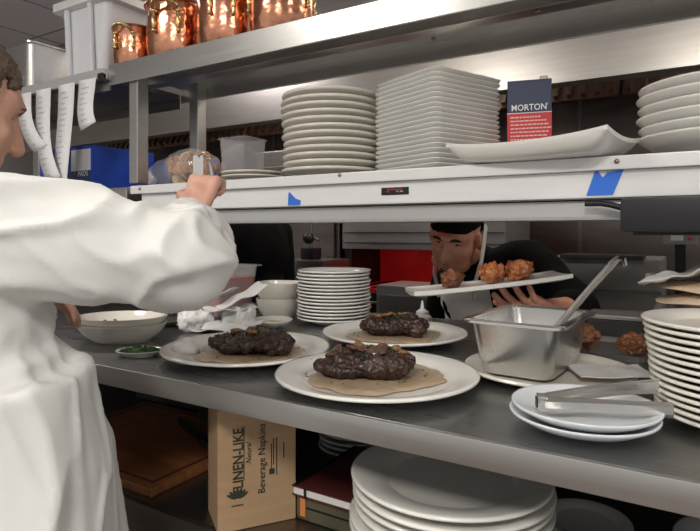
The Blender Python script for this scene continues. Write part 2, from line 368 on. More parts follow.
# ---- black printer / warmer box and its cord
bb = thing('warmer_box', 'long black box hung below the right end of the white shelf', 'heater', (0.22, 1.25, SH - 0.0868))
MB().box((0, 0, -0.033), (0.70, 0.09, 0.066), 0.008).done('housing', 'black', bb)
MB().box((0, 0.01, -0.068), (0.66, 0.06, 0.008), 0.002).done('base_strip', 'black_matte', bb, smooth=False)
MB().tube([(-0.345, 0.0, -0.02), (-0.37, 0.0, -0.012), (-0.39, 0.0, -0.008), (-0.42, 0.0, -0.008)], 0.006, 10).done('cord', 'black', bb)
# ---- ticket rail and tickets
tr = thing('ticket_rail', 'grey aluminium order ticket rail along the left front of the upper shelf', 'ticket rail', (-2.2215, 1.24, 1.835))
MB().box((0, 0, 0.018), (0.94, 0.022, 0.036), 0.004).done('rail', 'grey_metal', tr, smooth=False)
MB().box((0.0, 0.018, -0.012), (0.94, 0.008, 0.05)).done('mounting_plate', 'panelsteel', tr, smooth=False)
MB().box((0.455, -0.004, 0.005), (0.03, 0.016, 0.03), 0.003).done('end_cap', 'black', tr, smooth=False)
def ticket(x, L, dx, curl, label):
    mb = MB(); n = 16; W = 0.098; front = []; back = []
    for i in range(n + 1):
        t = i / n; z = -L * t; xx = dx * t * t; yy = -curl * math.sin(t * 2.2) * t
        front.append([(-W / 2 + xx, yy, z), (W / 2 + xx, yy - 0.01 * t, z + 0.02 * t * (1 if dx else 0))])
    vs = [[mb.b.verts.new(p) for p in r] for r in front]
    for i in range(n): mb.b.faces.new((vs[i][0], vs[i][1], vs[i + 1][1], vs[i + 1][0]))
    o = mb.done('order_ticket', 'receipt', loc=(x, 1.226, 1.842))
    sd = o.modifiers.new('thick', 'SOLIDIFY'); sd.thickness = 0.0006
    tag(o, label, 'order ticket', 'order tickets hanging from the rail')
    pm = MB()
    for k in range(int(L / 0.02) - 2):
        t = (0.03 + k * 0.02) / L
        if t > 0.93: break
        ww = random.uniform(0.02, 0.05)
        yy = -curl * math.sin(t * 2.2) * t - 0.002 - 0.005 * t
        pm.box((dx * t * t - 0.03 + ww / 2, yy, -L * t), (ww, 0.0006, 0.003))
    pm.done('printed_lines', 'print', o, smooth=False)
ticket(-2.235, 0.24, 0.16, 0.03, 'short white order ticket curling right, leftmost on the rail beside the cook')
ticket(-2.105, 0.36, 0.13, 0.04, 'white order ticket slanting behind the longest ticket, second from the left')
ticket(-1.958, 0.48, 0.0, 0.03, 'longest white order ticket hanging straight down in front of the blue box')
ticket(-1.835, 0.185, 0.05, 0.03, 'short white order ticket at the right end of the rail next to the post')
# ================================================================ PLATES
def plate_prof(Rr, s, rise, t=0.005, well=0.66, coupe=False):
    """profile: foot ring down to 0, well top at s so that stacked plates touch"""
    s_full = s; s = s - 0.0006; wu = max(s - t, 0.0012)
    if coupe:
        return [(0, wu), (0.40 * Rr, wu), (0.41 * Rr, 0), (0.47 * Rr, 0), (0.52 * Rr, wu * .8), (0.8 * Rr, wu + rise * 0.35), (0.99 * Rr, s + rise - t * 0.8),
                (Rr, s + rise - t * 0.3), (0.992 * Rr, s + rise), (0.96 * Rr, s + rise - 0.001), (0.8 * Rr, s + rise * 0.38), (0.6 * Rr, s + rise * 0.06), (0.53 * Rr, s), (0, s)]
    w_ = well * Rr
    return [(0, wu), (w_ * 0.80, wu), (w_ * 0.81, 0), (w_ * 0.88, 0), (w_ * .98, wu * .8), (w_ * 1.10, s - t + rise * 0.45), (0.97 * Rr, s + rise - t), (0.995 * Rr, s + rise - t * 0.8),
            (Rr, s + rise - t * 0.4), (0.99 * Rr, s + rise), (0.96 * Rr, s + rise), (w_ * 1.12, s + rise * 0.5), (w_ * 1.03, s + rise * 0.10), (w_ * 0.98, s), (0, s)]
def plate_mesh(Rr, s, rise, n=64, shape=None, **k): return MB().lathe(plate_prof(Rr, s, rise, **k), n, shape=shape)
def stack(n, x, y, z, Rr, s, rise, m, what, cat, group, name='dinner_plate', jit=0.003, lean=(0, 0), shape=None, rz=0, seg=64, **k):
    o0 = None
    for i in range(n):      # i from the bottom
        lb = what.replace('{}', nth(n - 1 - i, n))
        lx, ly = x + lean[0] * i + random.uniform(-jit, jit), y + lean[1] * i + random.uniform(-jit, jit)
        rr = rz if shape else random.uniform(0, 6)
        if shape: rr += random.uniform(-0.012, 0.012)
        if o0 is None:
            o0 = plate_mesh(Rr, s, rise, shape=shape, n=seg, **k).done(name, m, loc=(lx, ly, z), rot=(0, 0, rr))
            try: o0.data.set_sharp_from_angle(angle=R(180))
            except Exception: pass
            tag(o0, lb, cat, group); last = o0
        else:
            last = dup(o0, (lx, ly, z + i * s), rr, lb)
    return last
def rsq(p, ax=1.0, ay=1.0):
    def f(a):
        c, s_ = math.cos(a), math.sin(a); e = 2.0 / p
        return (ax * math.copysign(abs(c) ** e, c), ay * math.copysign(abs(s_) ** e, s_))
    return f
# middle shelf
stack(12, -0.955, 1.452, SH, 0.151, 0.0202, 0.012, 'china_warm', 'ivory round plate, {} in the tall round stack, middle shelf', 'plate', 'round plates stacked on the middle shelf', t=0.0095, well=0.7, jit=0.004)
stack(2, -1.20, 1.37, SH, 0.10, 0.012, 0.008, 'china_warm', 'small ivory side plate, {} of two beside the bread bag', 'plate', 'small side plates by the bread bag', name='side_plate')
def square_plate_mesh(half, s, flare=0.010):
    mb = MB()
    pr = [(0, s * .5), (half * .70, s * .5), (half * .72, 0), (half * .77, 0), (half * .86, s * .45), (half * .985, s + flare - .006), (half, s + flare - .002), (half * .99, s + flare), (half * .9, s + flare * .3), (half * .84, s - .0006), (0, s - .0006)]
    return mb.loft([rect(q_, q_, z, n=5, r=q_ * .16) for q_, z in [(max(a, .001), b) for a, b in pr]])
o0 = None
for i in range(20):
    jx, jy, jr = random.uniform(-.002, .002), random.uniform(-.002, .002), random.uniform(-.012, .012)
    lb = 'white square plate with rounded corners, %s in the tall square stack' % nth(19 - i, 20)
    c0 = (-0.632, 1.50); hd_ = R(22.5)
    if o0 is None:
        o0 = square_plate_mesh(0.129, 0.0128).done('square_plate', 'china', loc=(c0[0], c0[1], SH), rot=(0, 0, -hd_))
        tag(o0, lb, 'plate', 'square plates stacked on the middle shelf')
    else: dup(o0, (c0[0] + jx, c0[1] + jy, SH + i * 0.0128), -hd_ + jr, lb)
stack(6, 0.035, 1.43, SH, 0.155, 0.0215, 0.028, 'china', 'white shallow bowl, {} in the stack ending the middle shelf', 'bowl', 'shallow bowls stacked on the middle shelf', name='shallow_bowl', coupe=True, t=0.007, jit=0.003)
# long rectangular platter with lifted corners
def platter_mesh(hx, hy, th, lift, nx=28, ny=18, edge=0.006):
    mb = MB(); top = []; bot = []
    def zz(u, v):
        e = max(abs(u), abs(v)); c = (abs(u) * abs(v)) ** 2
        return edge * max(0, (e - .72) / .28) ** 2 + lift * c + lift * .25 * abs(u) ** 4
    for i in range(nx + 1):
        u = -1 + 2 * i / nx; rt = []; rb = []
        for j in range(ny + 1):
            v = -1 + 2 * j / ny; z = zz(u, v)
            rt.append(mb.b.verts.new((u * hx, v * hy, z + th))); rb.append(mb.b.verts.new((u * hx, v * hy, z)))
        top.append(rt); bot.append(rb)
    for i in range(nx):
        for j in range(ny):
            mb.b.faces.new((top[i][j], top[i + 1][j], top[i + 1][j + 1], top[i][j + 1]))
            mb.b.faces.new((bot[i][j + 1], bot[i + 1][j + 1], bot[i + 1][j], bot[i][j]))
    for i in range(nx):
        mb.b.faces.new((bot[i][0], bot[i + 1][0], top[i + 1][0], top[i][0])); mb.b.faces.new((top[i][ny], top[i + 1][ny], bot[i + 1][ny], bot[i][ny]))
    for j in range(ny):
        mb.b.faces.new((top[0][j], top[0][j + 1], bot[0][j + 1], bot[0][j])); mb.b.faces.new((bot[nx][j], bot[nx][j + 1], top[nx][j + 1], top[nx][j]))
    return mb
tag(platter_mesh(0.175, 0.105, 0.009, 0.010, edge=0.026).done('serving_platter', 'china', loc=(-0.300, 1.29, SH + 0.0005), rot=(0, 0, R(-10))),
    'long white rectangular platter with lifted corners in front of the salt box', 'platter')
# ---- salt box
sb = thing('salt_box', 'tall navy and red salt carton behind the long white platter', 'carton', (-0.375, 1.50, SH), R(14))
MB().box((0, 0, 0.117), (0.108, 0.05, 0.234), 0.002).done('carton', 'navy', sb, smooth=False)
MB().box((0, 0, 0.0745), (0.1088, 0.0508, 0.149), 0.002).done('red_band', 'red_card', sb, smooth=False)
MB().box((0, 0, 0.150), (0.109, 0.051, 0.0018)).done('stripe', 'white_ink', sb, smooth=False)
MB().box((0.035, 0.0, 0.240), (0.02, 0.012, 0.014), 0.003).done('spout', 'steel_dull', sb, smooth=False)
text('brand_lettering', 'MORTON', 0.0225, 'white_ink', sb, (-0.001, -0.0256, 0.163), (R(90), 0, 0), 0.88, bold=0.0002)
text('registered_mark', '®', 0.007, 'white_ink', sb, (0.043, -0.0256, 0.170), (R(90), 0, 0))
pl = MB()
for k in range(13):
    wd = random.uniform(0.082, 0.092) if k else 0.07
    x = -0.046; z = 0.139 - k * 0.0095
    while x < -0.046 + wd:
        ww = random.uniform(0.004, 0.011); pl.box((x + ww / 2, -0.0256, z), (ww, 0.0005, 0.0034)); x += ww + 0.0018
pl.done('small_print', 'pink_ink', sb, smooth=False)
# ---- clear container
cc = thing('plastic_container', 'smoky clear plastic container behind the small side plates', 'container', (-1.475, 1.63, SH))
MB().loft([[(sx * a, sy * a, z) for sx, sy in ((-1, -1), (1, -1), (1, 1), (-1, 1))] for a, z in ((0.050, 0), (0.060, 0.19), (0.064, 0.19), (0.064, 0.197), (0.058, 0.197), (0.048, 0.004))]).done('tub', 'cup_clear', cc, smooth=False)
# ---- bag of bread
bg = thing('bread_bag', 'clear plastic bag filled with toasted bread crisps beside the post', 'bag of bread', (-1.545, 1.42, SH))
def bagfn(v, n):
    return v + n * (0.007 * fbm(v, 28, 3) + 0.004 * fbm(v, 70, 4))
me = remesh(MB().ball((0.02, 0, 0.068), (0.115, 0.085, 0.068)).ball((-0.10, 0, 0.06), (0.08, 0.06, 0.05)).caps((-0.14, 0, 0.06), 0.03, (-0.22, -0.01, 0.05), 0.012), 0.006, 3, bagfn)
for v in me.vertices: v.co.z = max(v.co.z, 0.002)
link('bag', me, 'clear', bg)
for k in range(70):
    a, r_, h = random.uniform(0, 6.28), math.sqrt(random.random()), random.uniform(0.024, 0.112)
    lim = math.sqrt(max(0, 1 - ((h - .068) / .062) ** 2)); x, y = 0.02 + r_ * math.cos(a) * .088 * lim, r_ * math.sin(a) * 0.062 * lim
    c = MB().lathe([(0, -0.004), (0.021, -0.004), (0.024, 0), (0.021, 0.004), (0, 0.004)], 14, sy=0.8).done('bread_crisp', 'bread' if k % 6 else 'crumb', bg, (x, y, h), (random.uniform(0, 3), random.uniform(0, 3), random.uniform(0, 3)))
# ---- blue cartons
bx = thing('blue_carton', 'large bright blue carton with a white printed panel, behind the order tickets', 'carton', (-2.085, 1.44, SH))
MB().box((0, 0, 0.084), (0.34, 0.28, 0.168), 0.002).done('carton', 'blue_box', bx, smooth=False)
MB().box((0.10, -0.1405, 0.11), (0.12, 0.001, 0.09)).done('white_panel', 'white_ink', bx, smooth=False)
MB().box((0.09, -0.1408, 0.05), (0.15, 0.001, 0.05)).done('navy_panel', 'blue_dark', bx, smooth=False)
text('lettering', 'PADS', 0.026, 'white_ink', bx, (0.115, -0.1418, 0.062), (R(90), 0, 0))
MB().box((0.158, -0.1412, 0.02), (0.008, 0.001, 0.02)).done('mark', 'white_ink', bx, smooth=False)
me = remesh(MB().ball((0, 0, 0), (0.008, 0.04, 0.03)).ball((0, 0.035, -0.015), (0.006, 0.03, 0.02)), 0.003, 2, lambda v, n: v + n * 0.004 * fbm(v, 60, 2))
link('plastic_wrap', me, 'plastic', bx, (0.178, 0.085, 0.07), (0, 0, 0))
bx2 = thing('blue_carton', 'dark blue carton lying behind the bright blue carton on the shelf', 'carton', (-1.84, 1.66, SH))
MB().box((0, 0, 0.07), (0.30, 0.10, 0.14), 0.002).done('carton', 'blue_box', bx2, smooth=False)
MB().box((0, 0, 0.1405), (0.02, 0.098, 0.002)).done('sealing_tape', 'blue_dark', bx2, smooth=False)
# ================================================================ UPPER SHELF
def copper_pot(x, y, r, h, label, rz=0, handles='arch', hs=1.0):
    t = thing('copper_pot', label, 'copper pot', (x, y, UP), rz, 'copper pots on the upper shelf')
    MB().lathe([(0, 0), (r * .66, 0), (r * .80, h * .04), (r * .93, h * .14), (r * .99, h * .32), (r * 1.0, h * .6), (r * .97, h - .008), (r * 1.045, h), (r * 1.03, h + .003), (r * .97, h - .002), (r * .94, h * .5), (r * .90, h * .2), (r * .62, 0.008), (0, 0.006)], 56).done('body', 'copper', t)
    MB().tube([(r * 1.035 * math.cos(a), r * 1.035 * math.sin(a), h) for a in [2 * math.pi * k / 40 for k in range(41)]], 0.0035, 8).done('rim', 'copper_edge', t)
    for s in (0, math.pi):
        c, sn = math.cos(s), math.sin(s)
        pts = []
        for k in range(11):
            a = math.pi * k / 10; ly = math.cos(a) * 0.034 * hs; out = math.sin(a) * 0.034 * hs
            pts.append(((r + out) * c - ly * sn, (r + out) * sn + ly * c, h * 0.80 + math.sin(a) * 0.022 * hs))
        hm = MB().tube(pts, 0.0052 * hs, 10).done('handle', 'brass', t)
        for ly in (-0.034 * hs, 0.034 * hs):
            px, py = r * 0.995 * c - ly * sn, r * 0.995 * sn + ly * c
            rm = MB(); rm.ball((px, py, h * 0.80), 0.009 * hs)
            rm.ball((px, py, h * 0.62), (0.006 * hs, 0.006 * hs, 0.020 * hs)); rm.ball((px, py, h * 0.48), 0.007 * hs)
            rm.tube([(px, py, h * .8), (px, py, h * .48)], .004 * hs, 8); rm.done('handle_bracket', 'brass', hm)
    return t
copper_pot(-1.765, 1.365, 0.072, 0.155, 'small hammered copper pot at the left end of the row, beside the plastic bin', R(-65))
copper_pot(-1.575, 1.40, 0.105, 0.205, 'large hammered copper pot with brass handles, second along the shelf from the bin', R(-62), hs=1.25)
copper_pot(-1.765, 1.53, 0.055, 0.27, 'taller copper pot with a looped handle standing behind the smallest pot', R(12))
copper_pot(-1.325, 1.385, 0.095, 0.22, 'dark hammered copper pot in the middle of the row with a brass handle facing out', R(-55), hs=1.1)
copper_pot(-1.095, 1.385, 0.095, 0.20, 'bright dimpled copper pot at the right end of the copper row', R(20))
copper_pot(-1.445, 1.535, 0.045, 0.31, 'tall copper pot rising behind the large hammered pot', R(20))
copper_pot(-1.205, 1.535, 0.06, 0.30, 'tall copper pot behind the bright dimpled pot', R(10))
# plastic bin
pb = thing('storage_bin', 'cloudy white plastic storage bin with a thick rim on the upper shelf', 'bin', (-2.02, 1.45, UP))
MB().loft([rect(.105, .105, 0.0), rect(.15, .12, 0.30), rect(.145, .115, 0.30), rect(.10, .10, .005)]).done('tub', 'plastic', pb, (0, 0, 0), smooth=False)
MB().loft([rect(.155, .125, .28), rect(.175, .145, .285), rect(.175, .145, .315), rect(.165, .135, .32), rect(.15, .12, .315), rect(.15, .12, .28)], closed=True, cap=False).done('rim', 'white_metal', pb)
for x in (-.085, .06): MB().box((x, -.118, .15), (.022, .012, .28), .004).done('rib', 'plastic', pb, rot=(R(2.5), 0, 0), smooth=False)
# steel pan left
sp = thing('steel_pan', 'deep stainless steel pan on the shelf behind the ticket rail', 'pan', (-2.52, 1.45, UP - 0.036))
MB().loft([rect(.15, .12, 0), rect(.17, .14, .005), rect(.18, .145, .235), rect(.175, .14, .235), rect(.15, .12, .01)]).done('pan', 'steel', sp)
MB().loft([rect(.178, .143, .232), rect(.192, .157, .234), rect(.192, .157, .240), rect(.176, .142, .240)], closed=True, cap=False).done('rim', 'chrome', sp)
MB().tube([(-.16, -.15, .235), (-.10, -.16, .12), (.10, -.165, .105)], .005).done('handle', 'chrome', sp)
# ================================================================ COUNTER ITEMS
def blob_disc(r, th, seed, sy=1.0, amp=0.18, n=56, m=8, ang=0):
    mb = MB(); rings = []
    for k, f in enumerate((1.0, 1.0, .96, .7, .4, .12)):
        zz = (0, th * .5, th, th, th, th)[k]
        rg = []
        for i in range(n):
            a = 2 * math.pi * i / n
            rr = r * (1 + amp * noise.noise(Vector((math.cos(a) * 1.3 + seed, math.sin(a) * 1.3, seed * 2))) + amp * .4 * noise.noise(Vector((math.cos(a) * 4, math.sin(a) * 4 + seed, 1)))) * f * (0.97 if k == 0 else 1)
            rg.append((rr * math.cos(a), rr * math.sin(a) * sy, zz))
        rings.append(rg)
    return mb.loft(rings)
def steak(px, py, pz, rz, L, W, H, seed, plate_word, parts, pc_=None):
    bd_ = blob_disc(L * 0.66, 0.003, seed, sy=0.86, amp=0.24)
    off = Vector((px + parts.get('sx', 0) - pc_[0], py + parts.get('sy', 0) - pc_[1], 0)); rot = Matrix.Rotation(rz, 3, 'Z')
    for v in bd_.b.verts:          # the pool stays inside the plate's well
        w_ = rot @ Vector((v.co.x, v.co.y, 0)) + off
        if w_.length > .119: w_ = w_ * (.119 / w_.length); q_ = rot.inverted() @ (w_ - off); v.co.x, v.co.y = q_.x, q_.y
    s = tag(bd_.done('sauce_pool', 'sauce', loc=(px + parts.get('sx', 0), py + parts.get('sy', 0), pz), rot=(0, 0, rz)), 'beige pepper cream sauce pooled %s' % plate_word, 'sauce')
    t = thing('steak', 'dark charred steak with mushrooms and herbs %s' % plate_word, 'steak', (px, py, pz + 0.0034), rz)
    mb = MB(); random.seed(seed)
    mb.ball((0, 0, H * .5), (L * .48, W * .44, H * .5)).ball((-L * .22, W * .05, H * .42), (L * .26, W * .38, H * .44)).ball((L * .25, -W * .06, H * .5), (L * .22, W * .42, H * .52)).ball((L * .02, W * .2, H * .5), (L * .3, W * .25, H * .45))
    def fn(v, n):
        v = v + n * (0.010 * fbm(v, 30, seed) + 0.0065 * fbm(v, 75, seed + 2) + 0.0045 * (.5 - abs(fbm(v, 150, seed + 5)) * 2))
        if v.z < 0.001: v.z = 0.0005
        return v
    link('meat', remesh(mb, 0.0023, 3, fn), 'steak', t)
    for (x, y, a, b_, kind) in parts['mush']:
        mm = MB().ball((0, 0, 0), (a, b_, 0.0052), u=24, v=14)
        me = remesh(mm, 0.0022, 1, lambda v, n: v + n * 0.005 * fbm(v, 110, seed + x * 30) + Vector((0, 0, 6 * (v.x * v.x))))
        link('mushroom_slice' if kind == 'mushroom' else 'meat_slice', me, kind, t, (x * L, y * W, H * (1.0 - .9 * (x * x + y * y)) + 0.003), (random.uniform(-.3, .3), random.uniform(-.4, .4), random.uniform(0, 3)))
    hb = MB()
    for k in range(46):
        x, y = random.gauss(0, .20) * L, random.gauss(0, .2) * W
        hb.box((x, y, H * (1.04 - 1.2 * ((x / L) ** 2 + (y / W) ** 2)) + 0.006), (random.uniform(.002, .005), .002, .001), rot=(random.uniform(-.4, .4), random.uniform(-.4, .4), random.uniform(0, 3)))
    for k in range(22):
        a = random.uniform(0, 6.28); hb.box((L * .58 * math.cos(a), W * .60 * math.sin(a), .002), (.003, .0018, .001), rot=(0, 0, a))
    h = hb.done('herb_garnish', 'herb', t, smooth=False); h['kind'] = 'stuff'
    return t
def big_plate(x, y, label):
    o = plate_mesh(0.172, 0.011, 0.012, well=0.72, t=0.006, n=80).done('dinner_plate', 'china', loc=(x, y, CT))
    try: o.data.set_sharp_from_angle(angle=R(180))
    except Exception: pass
    return tag(o, label, 'plate', 'large plates holding steaks')
big_plate(-0.80, 0.895, 'large white round plate with a steak and a white dollop, left of the other two')
big_plate(-0.62, 1.215, 'large white round plate with a steak, rearmost in front of the shelf of stacked plates')
big_plate(-0.468, 0.85, 'large white round plate with a steak, nearest the counter edge')
PT = CT + 0.0108
VR = R(-31.5 + 180)   # a bearing across the view
steak(-0.772, 0.882, PT, R(28), 0.185, 0.115, 0.038, 3, 'on the left plate beside the white dollop', dict(mush=[(-.2, .1, .014, .012, 'mushroom'), (.1, .1, .016, .012, 'meatpink'), (0, -.1, .012, .01, 'mushroom'), (-.05, .25, .015, .01, 'mushroom')]), (-0.80, 0.895))
steak(-0.615, 1.205, PT, R(30), 0.170, 0.11, 0.042, 5, 'on the rearmost plate', dict(mush=[(-.1, 0, .018, .014, 'mushroom'), (.12, .1, .016, .012, 'mushroom'), (.25, 0, .014, .01, 'meatpink'), (0, .25, .015, .011, 'mushroom'), (-.25, .1, .012, .012, 'mushroom')]), (-0.62, 1.215))
steak(-0.485, 0.845, PT, R(36), 0.178, 0.115, 0.038, 8, 'on the plate nearest the counter edge', dict(sx=0.022, sy=0.004, mush=[(-.08, .05, .021, .016, 'meatpink'), (.1, -.05, .022, .016, 'meatpink'), (-.02, .22, .026, .014, 'mushroom'), (.3, .15, .012, .010, 'mushroom'), (.36, -.1, .014, .008, 'mushroom'), (-.3, .1, .018, .012, 'meatpink')]), (-0.468, 0.85))
# white dollop on plate 1
me = remesh(MB().ball((0, 0, .010), (.030, .024, .016)).ball((.006, .002, .022), (.016, .014, .010)), 0.003, 3, lambda v, n: v + n * .003 * fbm(v, 50, 1))
for v in me.vertices: v.co.z = max(v.co.z, 0)
tag(link('cream_dollop', me, 'dollop', loc=(-0.892, 0.812, PT)), 'smooth white dollop at the left edge of the left steak plate', 'food')
# hot plates stack
stack(15, -0.882, 1.352, CT, 0.104, 0.0094, 0.010, 'china', 'white round plate, {} in the counter stack behind the steaks', 'plate', 'round plates stacked on the counter', t=0.0048, jit=0.003, well=0.7)
# small saucer
o = plate_mesh(0.058, 0.008, 0.014, coupe=True, t=0.004, n=48).done('saucer', 'china', loc=(-0.985, 1.20, CT)); tag(o, 'small white saucer of pale dip in front of the beige bowls', 'saucer')
tag(MB().lathe([(0, 0), (.022, 0), (.034, .0035), (.030, .005), (0, .006)], 30).done('pale_dip', 'crumb', loc=(-0.985, 1.20, CT + 0.0082)), 'pale creamy dip in the small white saucer', 'food')
# bowls
def bowl(x, y, z, label, r=.064, h=.055):
    sh = rsq(3.2)
    return tag(MB().lathe([(0, .004), (r * .55, .004), (r * .58, 0), (r * .66, 0), (r * .72, .006), (r * .92, h * .5), (r * .99, h - .003), (r, h), (r * .95, h), (r * .86, h * .5), (r * .62, .012), (0, .01)], 56, shape=sh).done('serving_bowl', 'china_warm', loc=(x, y, z), rot=(0, 0, R(20))), label, 'bowl', 'beige bowls stacked behind the napkins')
bowl(-1.085, 1.36, CT, 'beige squarish bowl, lower of two beside the tall stack of counter plates', h=.058)
bowl(-1.085, 1.36, CT + .046, 'beige squarish bowl, upper of two beside the tall stack of counter plates', r=.068, h=.058)
# sauce tub
rc = thing('sauce_tub', 'clear plastic tub of orange-red sauce behind the crumpled napkins', 'tub', (-1.285, 1.305, CT))
MB().loft([rect(.075, .075, 0, r=.015), rect(.09, .09, .148, r=.015), rect(.087, .087, .148, r=.014), rect(.073, .073, .003, r=.014)]).done('tub', 'cup_clear', rc, smooth=False)
MB().loft([rect(.088, .088, .146, r=.015), rect(.102, .102, .148, r=.018), rect(.102, .102, .152, r=.018), rect(.088, .088, .152, r=.015)], closed=True, cap=False).done('rim', 'cup_clear', rc, smooth=False)
MB().loft([rect(.071, .071, .006, r=.013), rect(.084, .084, .115, r=.013)]).done('red_sauce', 'redsauce', rc, smooth=False)
# napkins
def sheet(nx, ny, sx, sy, f):
    mb = MB(); V = [[mb.b.verts.new(f(-sx / 2 + sx * i / nx, -sy / 2 + sy * j / ny)) for j in range(ny + 1)] for i in range(nx + 1)]
    for i in range(nx):
        for j in range(ny): mb.b.faces.new((V[i][j], V[i + 1][j], V[i + 1][j + 1], V[i][j + 1]))
    return mb
def napkin(x, y, z, rz, tilt, s, seed, label, lift=0.03, m='paper'):
    def f(a, b_):
        zz = lift * abs(noise.noise(Vector((a * 9, b_ * 9, seed)))) + 0.012 * noise.noise(Vector((a * 22, b_ * 22, seed + 4))) + tilt * (a / s + .5) * s
        return (a, b_, max(zz + .006, .001))
    o = sheet(16, 16, s, s * .8, f).done('paper_napkin', m, loc=(x, y, z), rot=(0, 0, rz), smooth=False)
    md = o.modifiers.new('thick', 'SOLIDIFY'); md.thickness = 0.0012
    return tag(o, label, 'napkin', 'crumpled white napkins')
napkin(-1.08, 1.10, CT, R(20), 0.0, 0.17, 1, 'flat crumpled white napkin at the bottom of the napkin pile', .02)
napkin(-1.07, 1.11, CT + .030, R(-15), 0.16, 0.15, 2, 'white napkin tilted up in the middle of the napkin pile', .02)
napkin(-1.04, 1.14, CT + .046, R(55), 0.5, 0.12, 3, 'white napkin standing steeply, topmost and rightmost of the napkin pile', .012)
napkin(-.985, 1.055, CT + .014, R(25), 0.02, 0.15, 5, 'long folded white napkin between the pile and the left steak plate', .018)
napkin(-1.13, 1.12, CT + .055, R(10), 0.28, 0.12, 7, 'white napkin nearest the cook sleeve on top of the pile', .015)
for (x, y, r_, sd, lb) in ((-1.02, 1.115, .048, 31, 'tightly crumpled white napkin at the right front of the napkin pile'), (-1.12, 1.05, .050, 32, 'crumpled white napkin at the left front of the napkin pile, next to the oval bowls')):
    me = remesh(MB().ball((0, 0, r_ * .6), (r_, r_ * .8, r_ * .6)), .004, 1, lambda v, n: v + n * (.018 * (.5 - abs(fbm(v, 22, sd)) * 2.2) + .008 * (.5 - abs(fbm(v, 50, sd)) * 2)))
    for v in me.vertices: v.co.z = max(v.co.z, .0005)
    tag(link('paper_napkin', me, 'paper', loc=(x, y, CT)), lb, 'napkin', 'crumpled white napkins')
# oval bowls with scraps
def obowl(x, y, z, label):
    return tag(MB().lathe([(0, .004), (.055, .004), (.057, 0), (.063, 0), (.07, .006), (.092, .022), (.104, .040), (.106, .043), (.100, .043), (.085, .022), (.06, .010), (0, .009)], 56, sy=.8).done('oval_bowl', 'china_warm', loc=(x, y, z), rot=(0, 0, R(30))), label, 'bowl', 'oval bowls by the cook')
obowl(-1.165, 0.868, CT, 'white oval bowl, lower of two beside the cook in white')
ob = obowl(-1.165, 0.868, CT + .016, 'white oval bowl with dark food scraps, upper of two beside the cook in white')
sc = MB()
for k in range(14):
    a, r_ = random.uniform(0, 6.28), random.uniform(.0, .07)
    sc.ball((r_ * math.cos(a), r_ * math.sin(a) * .8, .022 + r_ * .12), (random.uniform(.003, .008), .004, .002), rot=(0, 0, a), u=8, v=6)
s_ = sc.done('food_scraps', 'fried_dark', loc=(-1.165, 0.868, CT + .0165)); tag(s_, 'dark food scraps scattered in the upper oval bowl', 'food scraps', kind='stuff')
tag(MB().lathe([(0, 0), (.06, 0), (.085, .012), (.088, .014), (.082, .014), (.058, .004), (0, .004)], 40, sy=.6).done('sizzle_pan', 'steel_dull', loc=(-1.27, 1.06, CT), rot=(0, 0, R(30))), 'grey oval metal dish behind the oval bowls', 'dish')
# herb dish
o = MB().lathe([(0, .003), (.030, .003), (.031, 0), (.035, 0), (.042, .006), (.050, .011), (.048, .012), (.036, .006), (0, .006)], 48, sy=.75).done('herb_dish', 'china', loc=(-0.995, 0.785, CT), rot=(0, 0, R(33))); tag(o, 'small white oval dish heaped with chopped green herbs', 'dish')
hm = MB()
for k in range(320):
    a, r_ = random.uniform(0, 6.28), .041 * math.sqrt(random.random())
    hm.box((r_ * math.cos(a), r_ * math.sin(a) * .7, .001 + .009 * (1 - (r_ / .043) ** 2) * random.random() + .002), (.005, .003, .0012), rot=(random.uniform(-1, 1), random.uniform(-1, 1), a))
hm.ball((0, 0, .001), (.039, .028, .009))
tag(hm.done('chopped_herbs', 'herb', loc=(-0.995, 0.785, CT + .0062), rot=(0, 0, R(33)), smooth=False), 'chopped green herbs in the small oval dish', 'herbs', kind='stuff')
# under-pan plate, paper, steel pan
o = plate_mesh(0.146, 0.011, 0.008, well=0.80, t=0.006, n=80).done('dinner_plate', 'china_warm', loc=(-0.232, 1.056, CT)); tag(o, 'large white plate under the steel sauce pan', 'plate')
PX, PY_ = -0.257, 1.045
hp = thing('sauce_pan_insert', 'rectangular stainless steel insert pan of cream sauce standing on a plate', 'steel pan', (PX, PY_, CT + .0125), R(-4))
MB().loft([rect(.050, .082, 0, r=.02), rect(.058, .090, .004, r=.022), rect(.066, .098, .03, r=.02), rect(.074, .106, .094, r=.018), rect(.0725, .1045, .094, r=.018), rect(.064, .096, .03, r=.02), rect(.05, .082, .004, r=.02)]).done('pan', 'pansteel', hp)
MB().loft([rect(.073, .105, .0925, r=.018), rect(.086, .118, .0935, r=.022), rect(.087, .119, .091, r=.022), rect(.087, .119, .0955, r=.022), rect(.084, .116, .0975, r=.022), rect(.073, .105, .0965, r=.018)], closed=True, cap=False).done('rim', 'chrome', hp)
MB().loft([rect(.066, .098, .045, r=.018), rect(.0665, .0985, .048, r=.018)]).done('cream_sauce', 'sauce', hp)
ut = thing('serving_ladle', 'long flat steel ladle handle rising out of the insert pan', 'ladle', (PX + .03, PY_ + .04, CT + .064))
MB().tube([(0.0, -.03, .006), (.01, 0, .025), (.05, .07, .085), (.088, .125, .138), (.094, .132, .144), (.102, .134, .141), (.106, .135, .128)], [.008, .008, .0085, .0095, .0095, .0095, .008], 10, flat=.25).done('handle', 'chrome', ut)
MB().lathe([(0, -.02), (.016, -.015), (.026, .0), (.027, .006), (.025, .006), (.014, -.012), (0, -.017)], 30).done('bowl', 'chrome', ut, (-.005, -.045, .012))
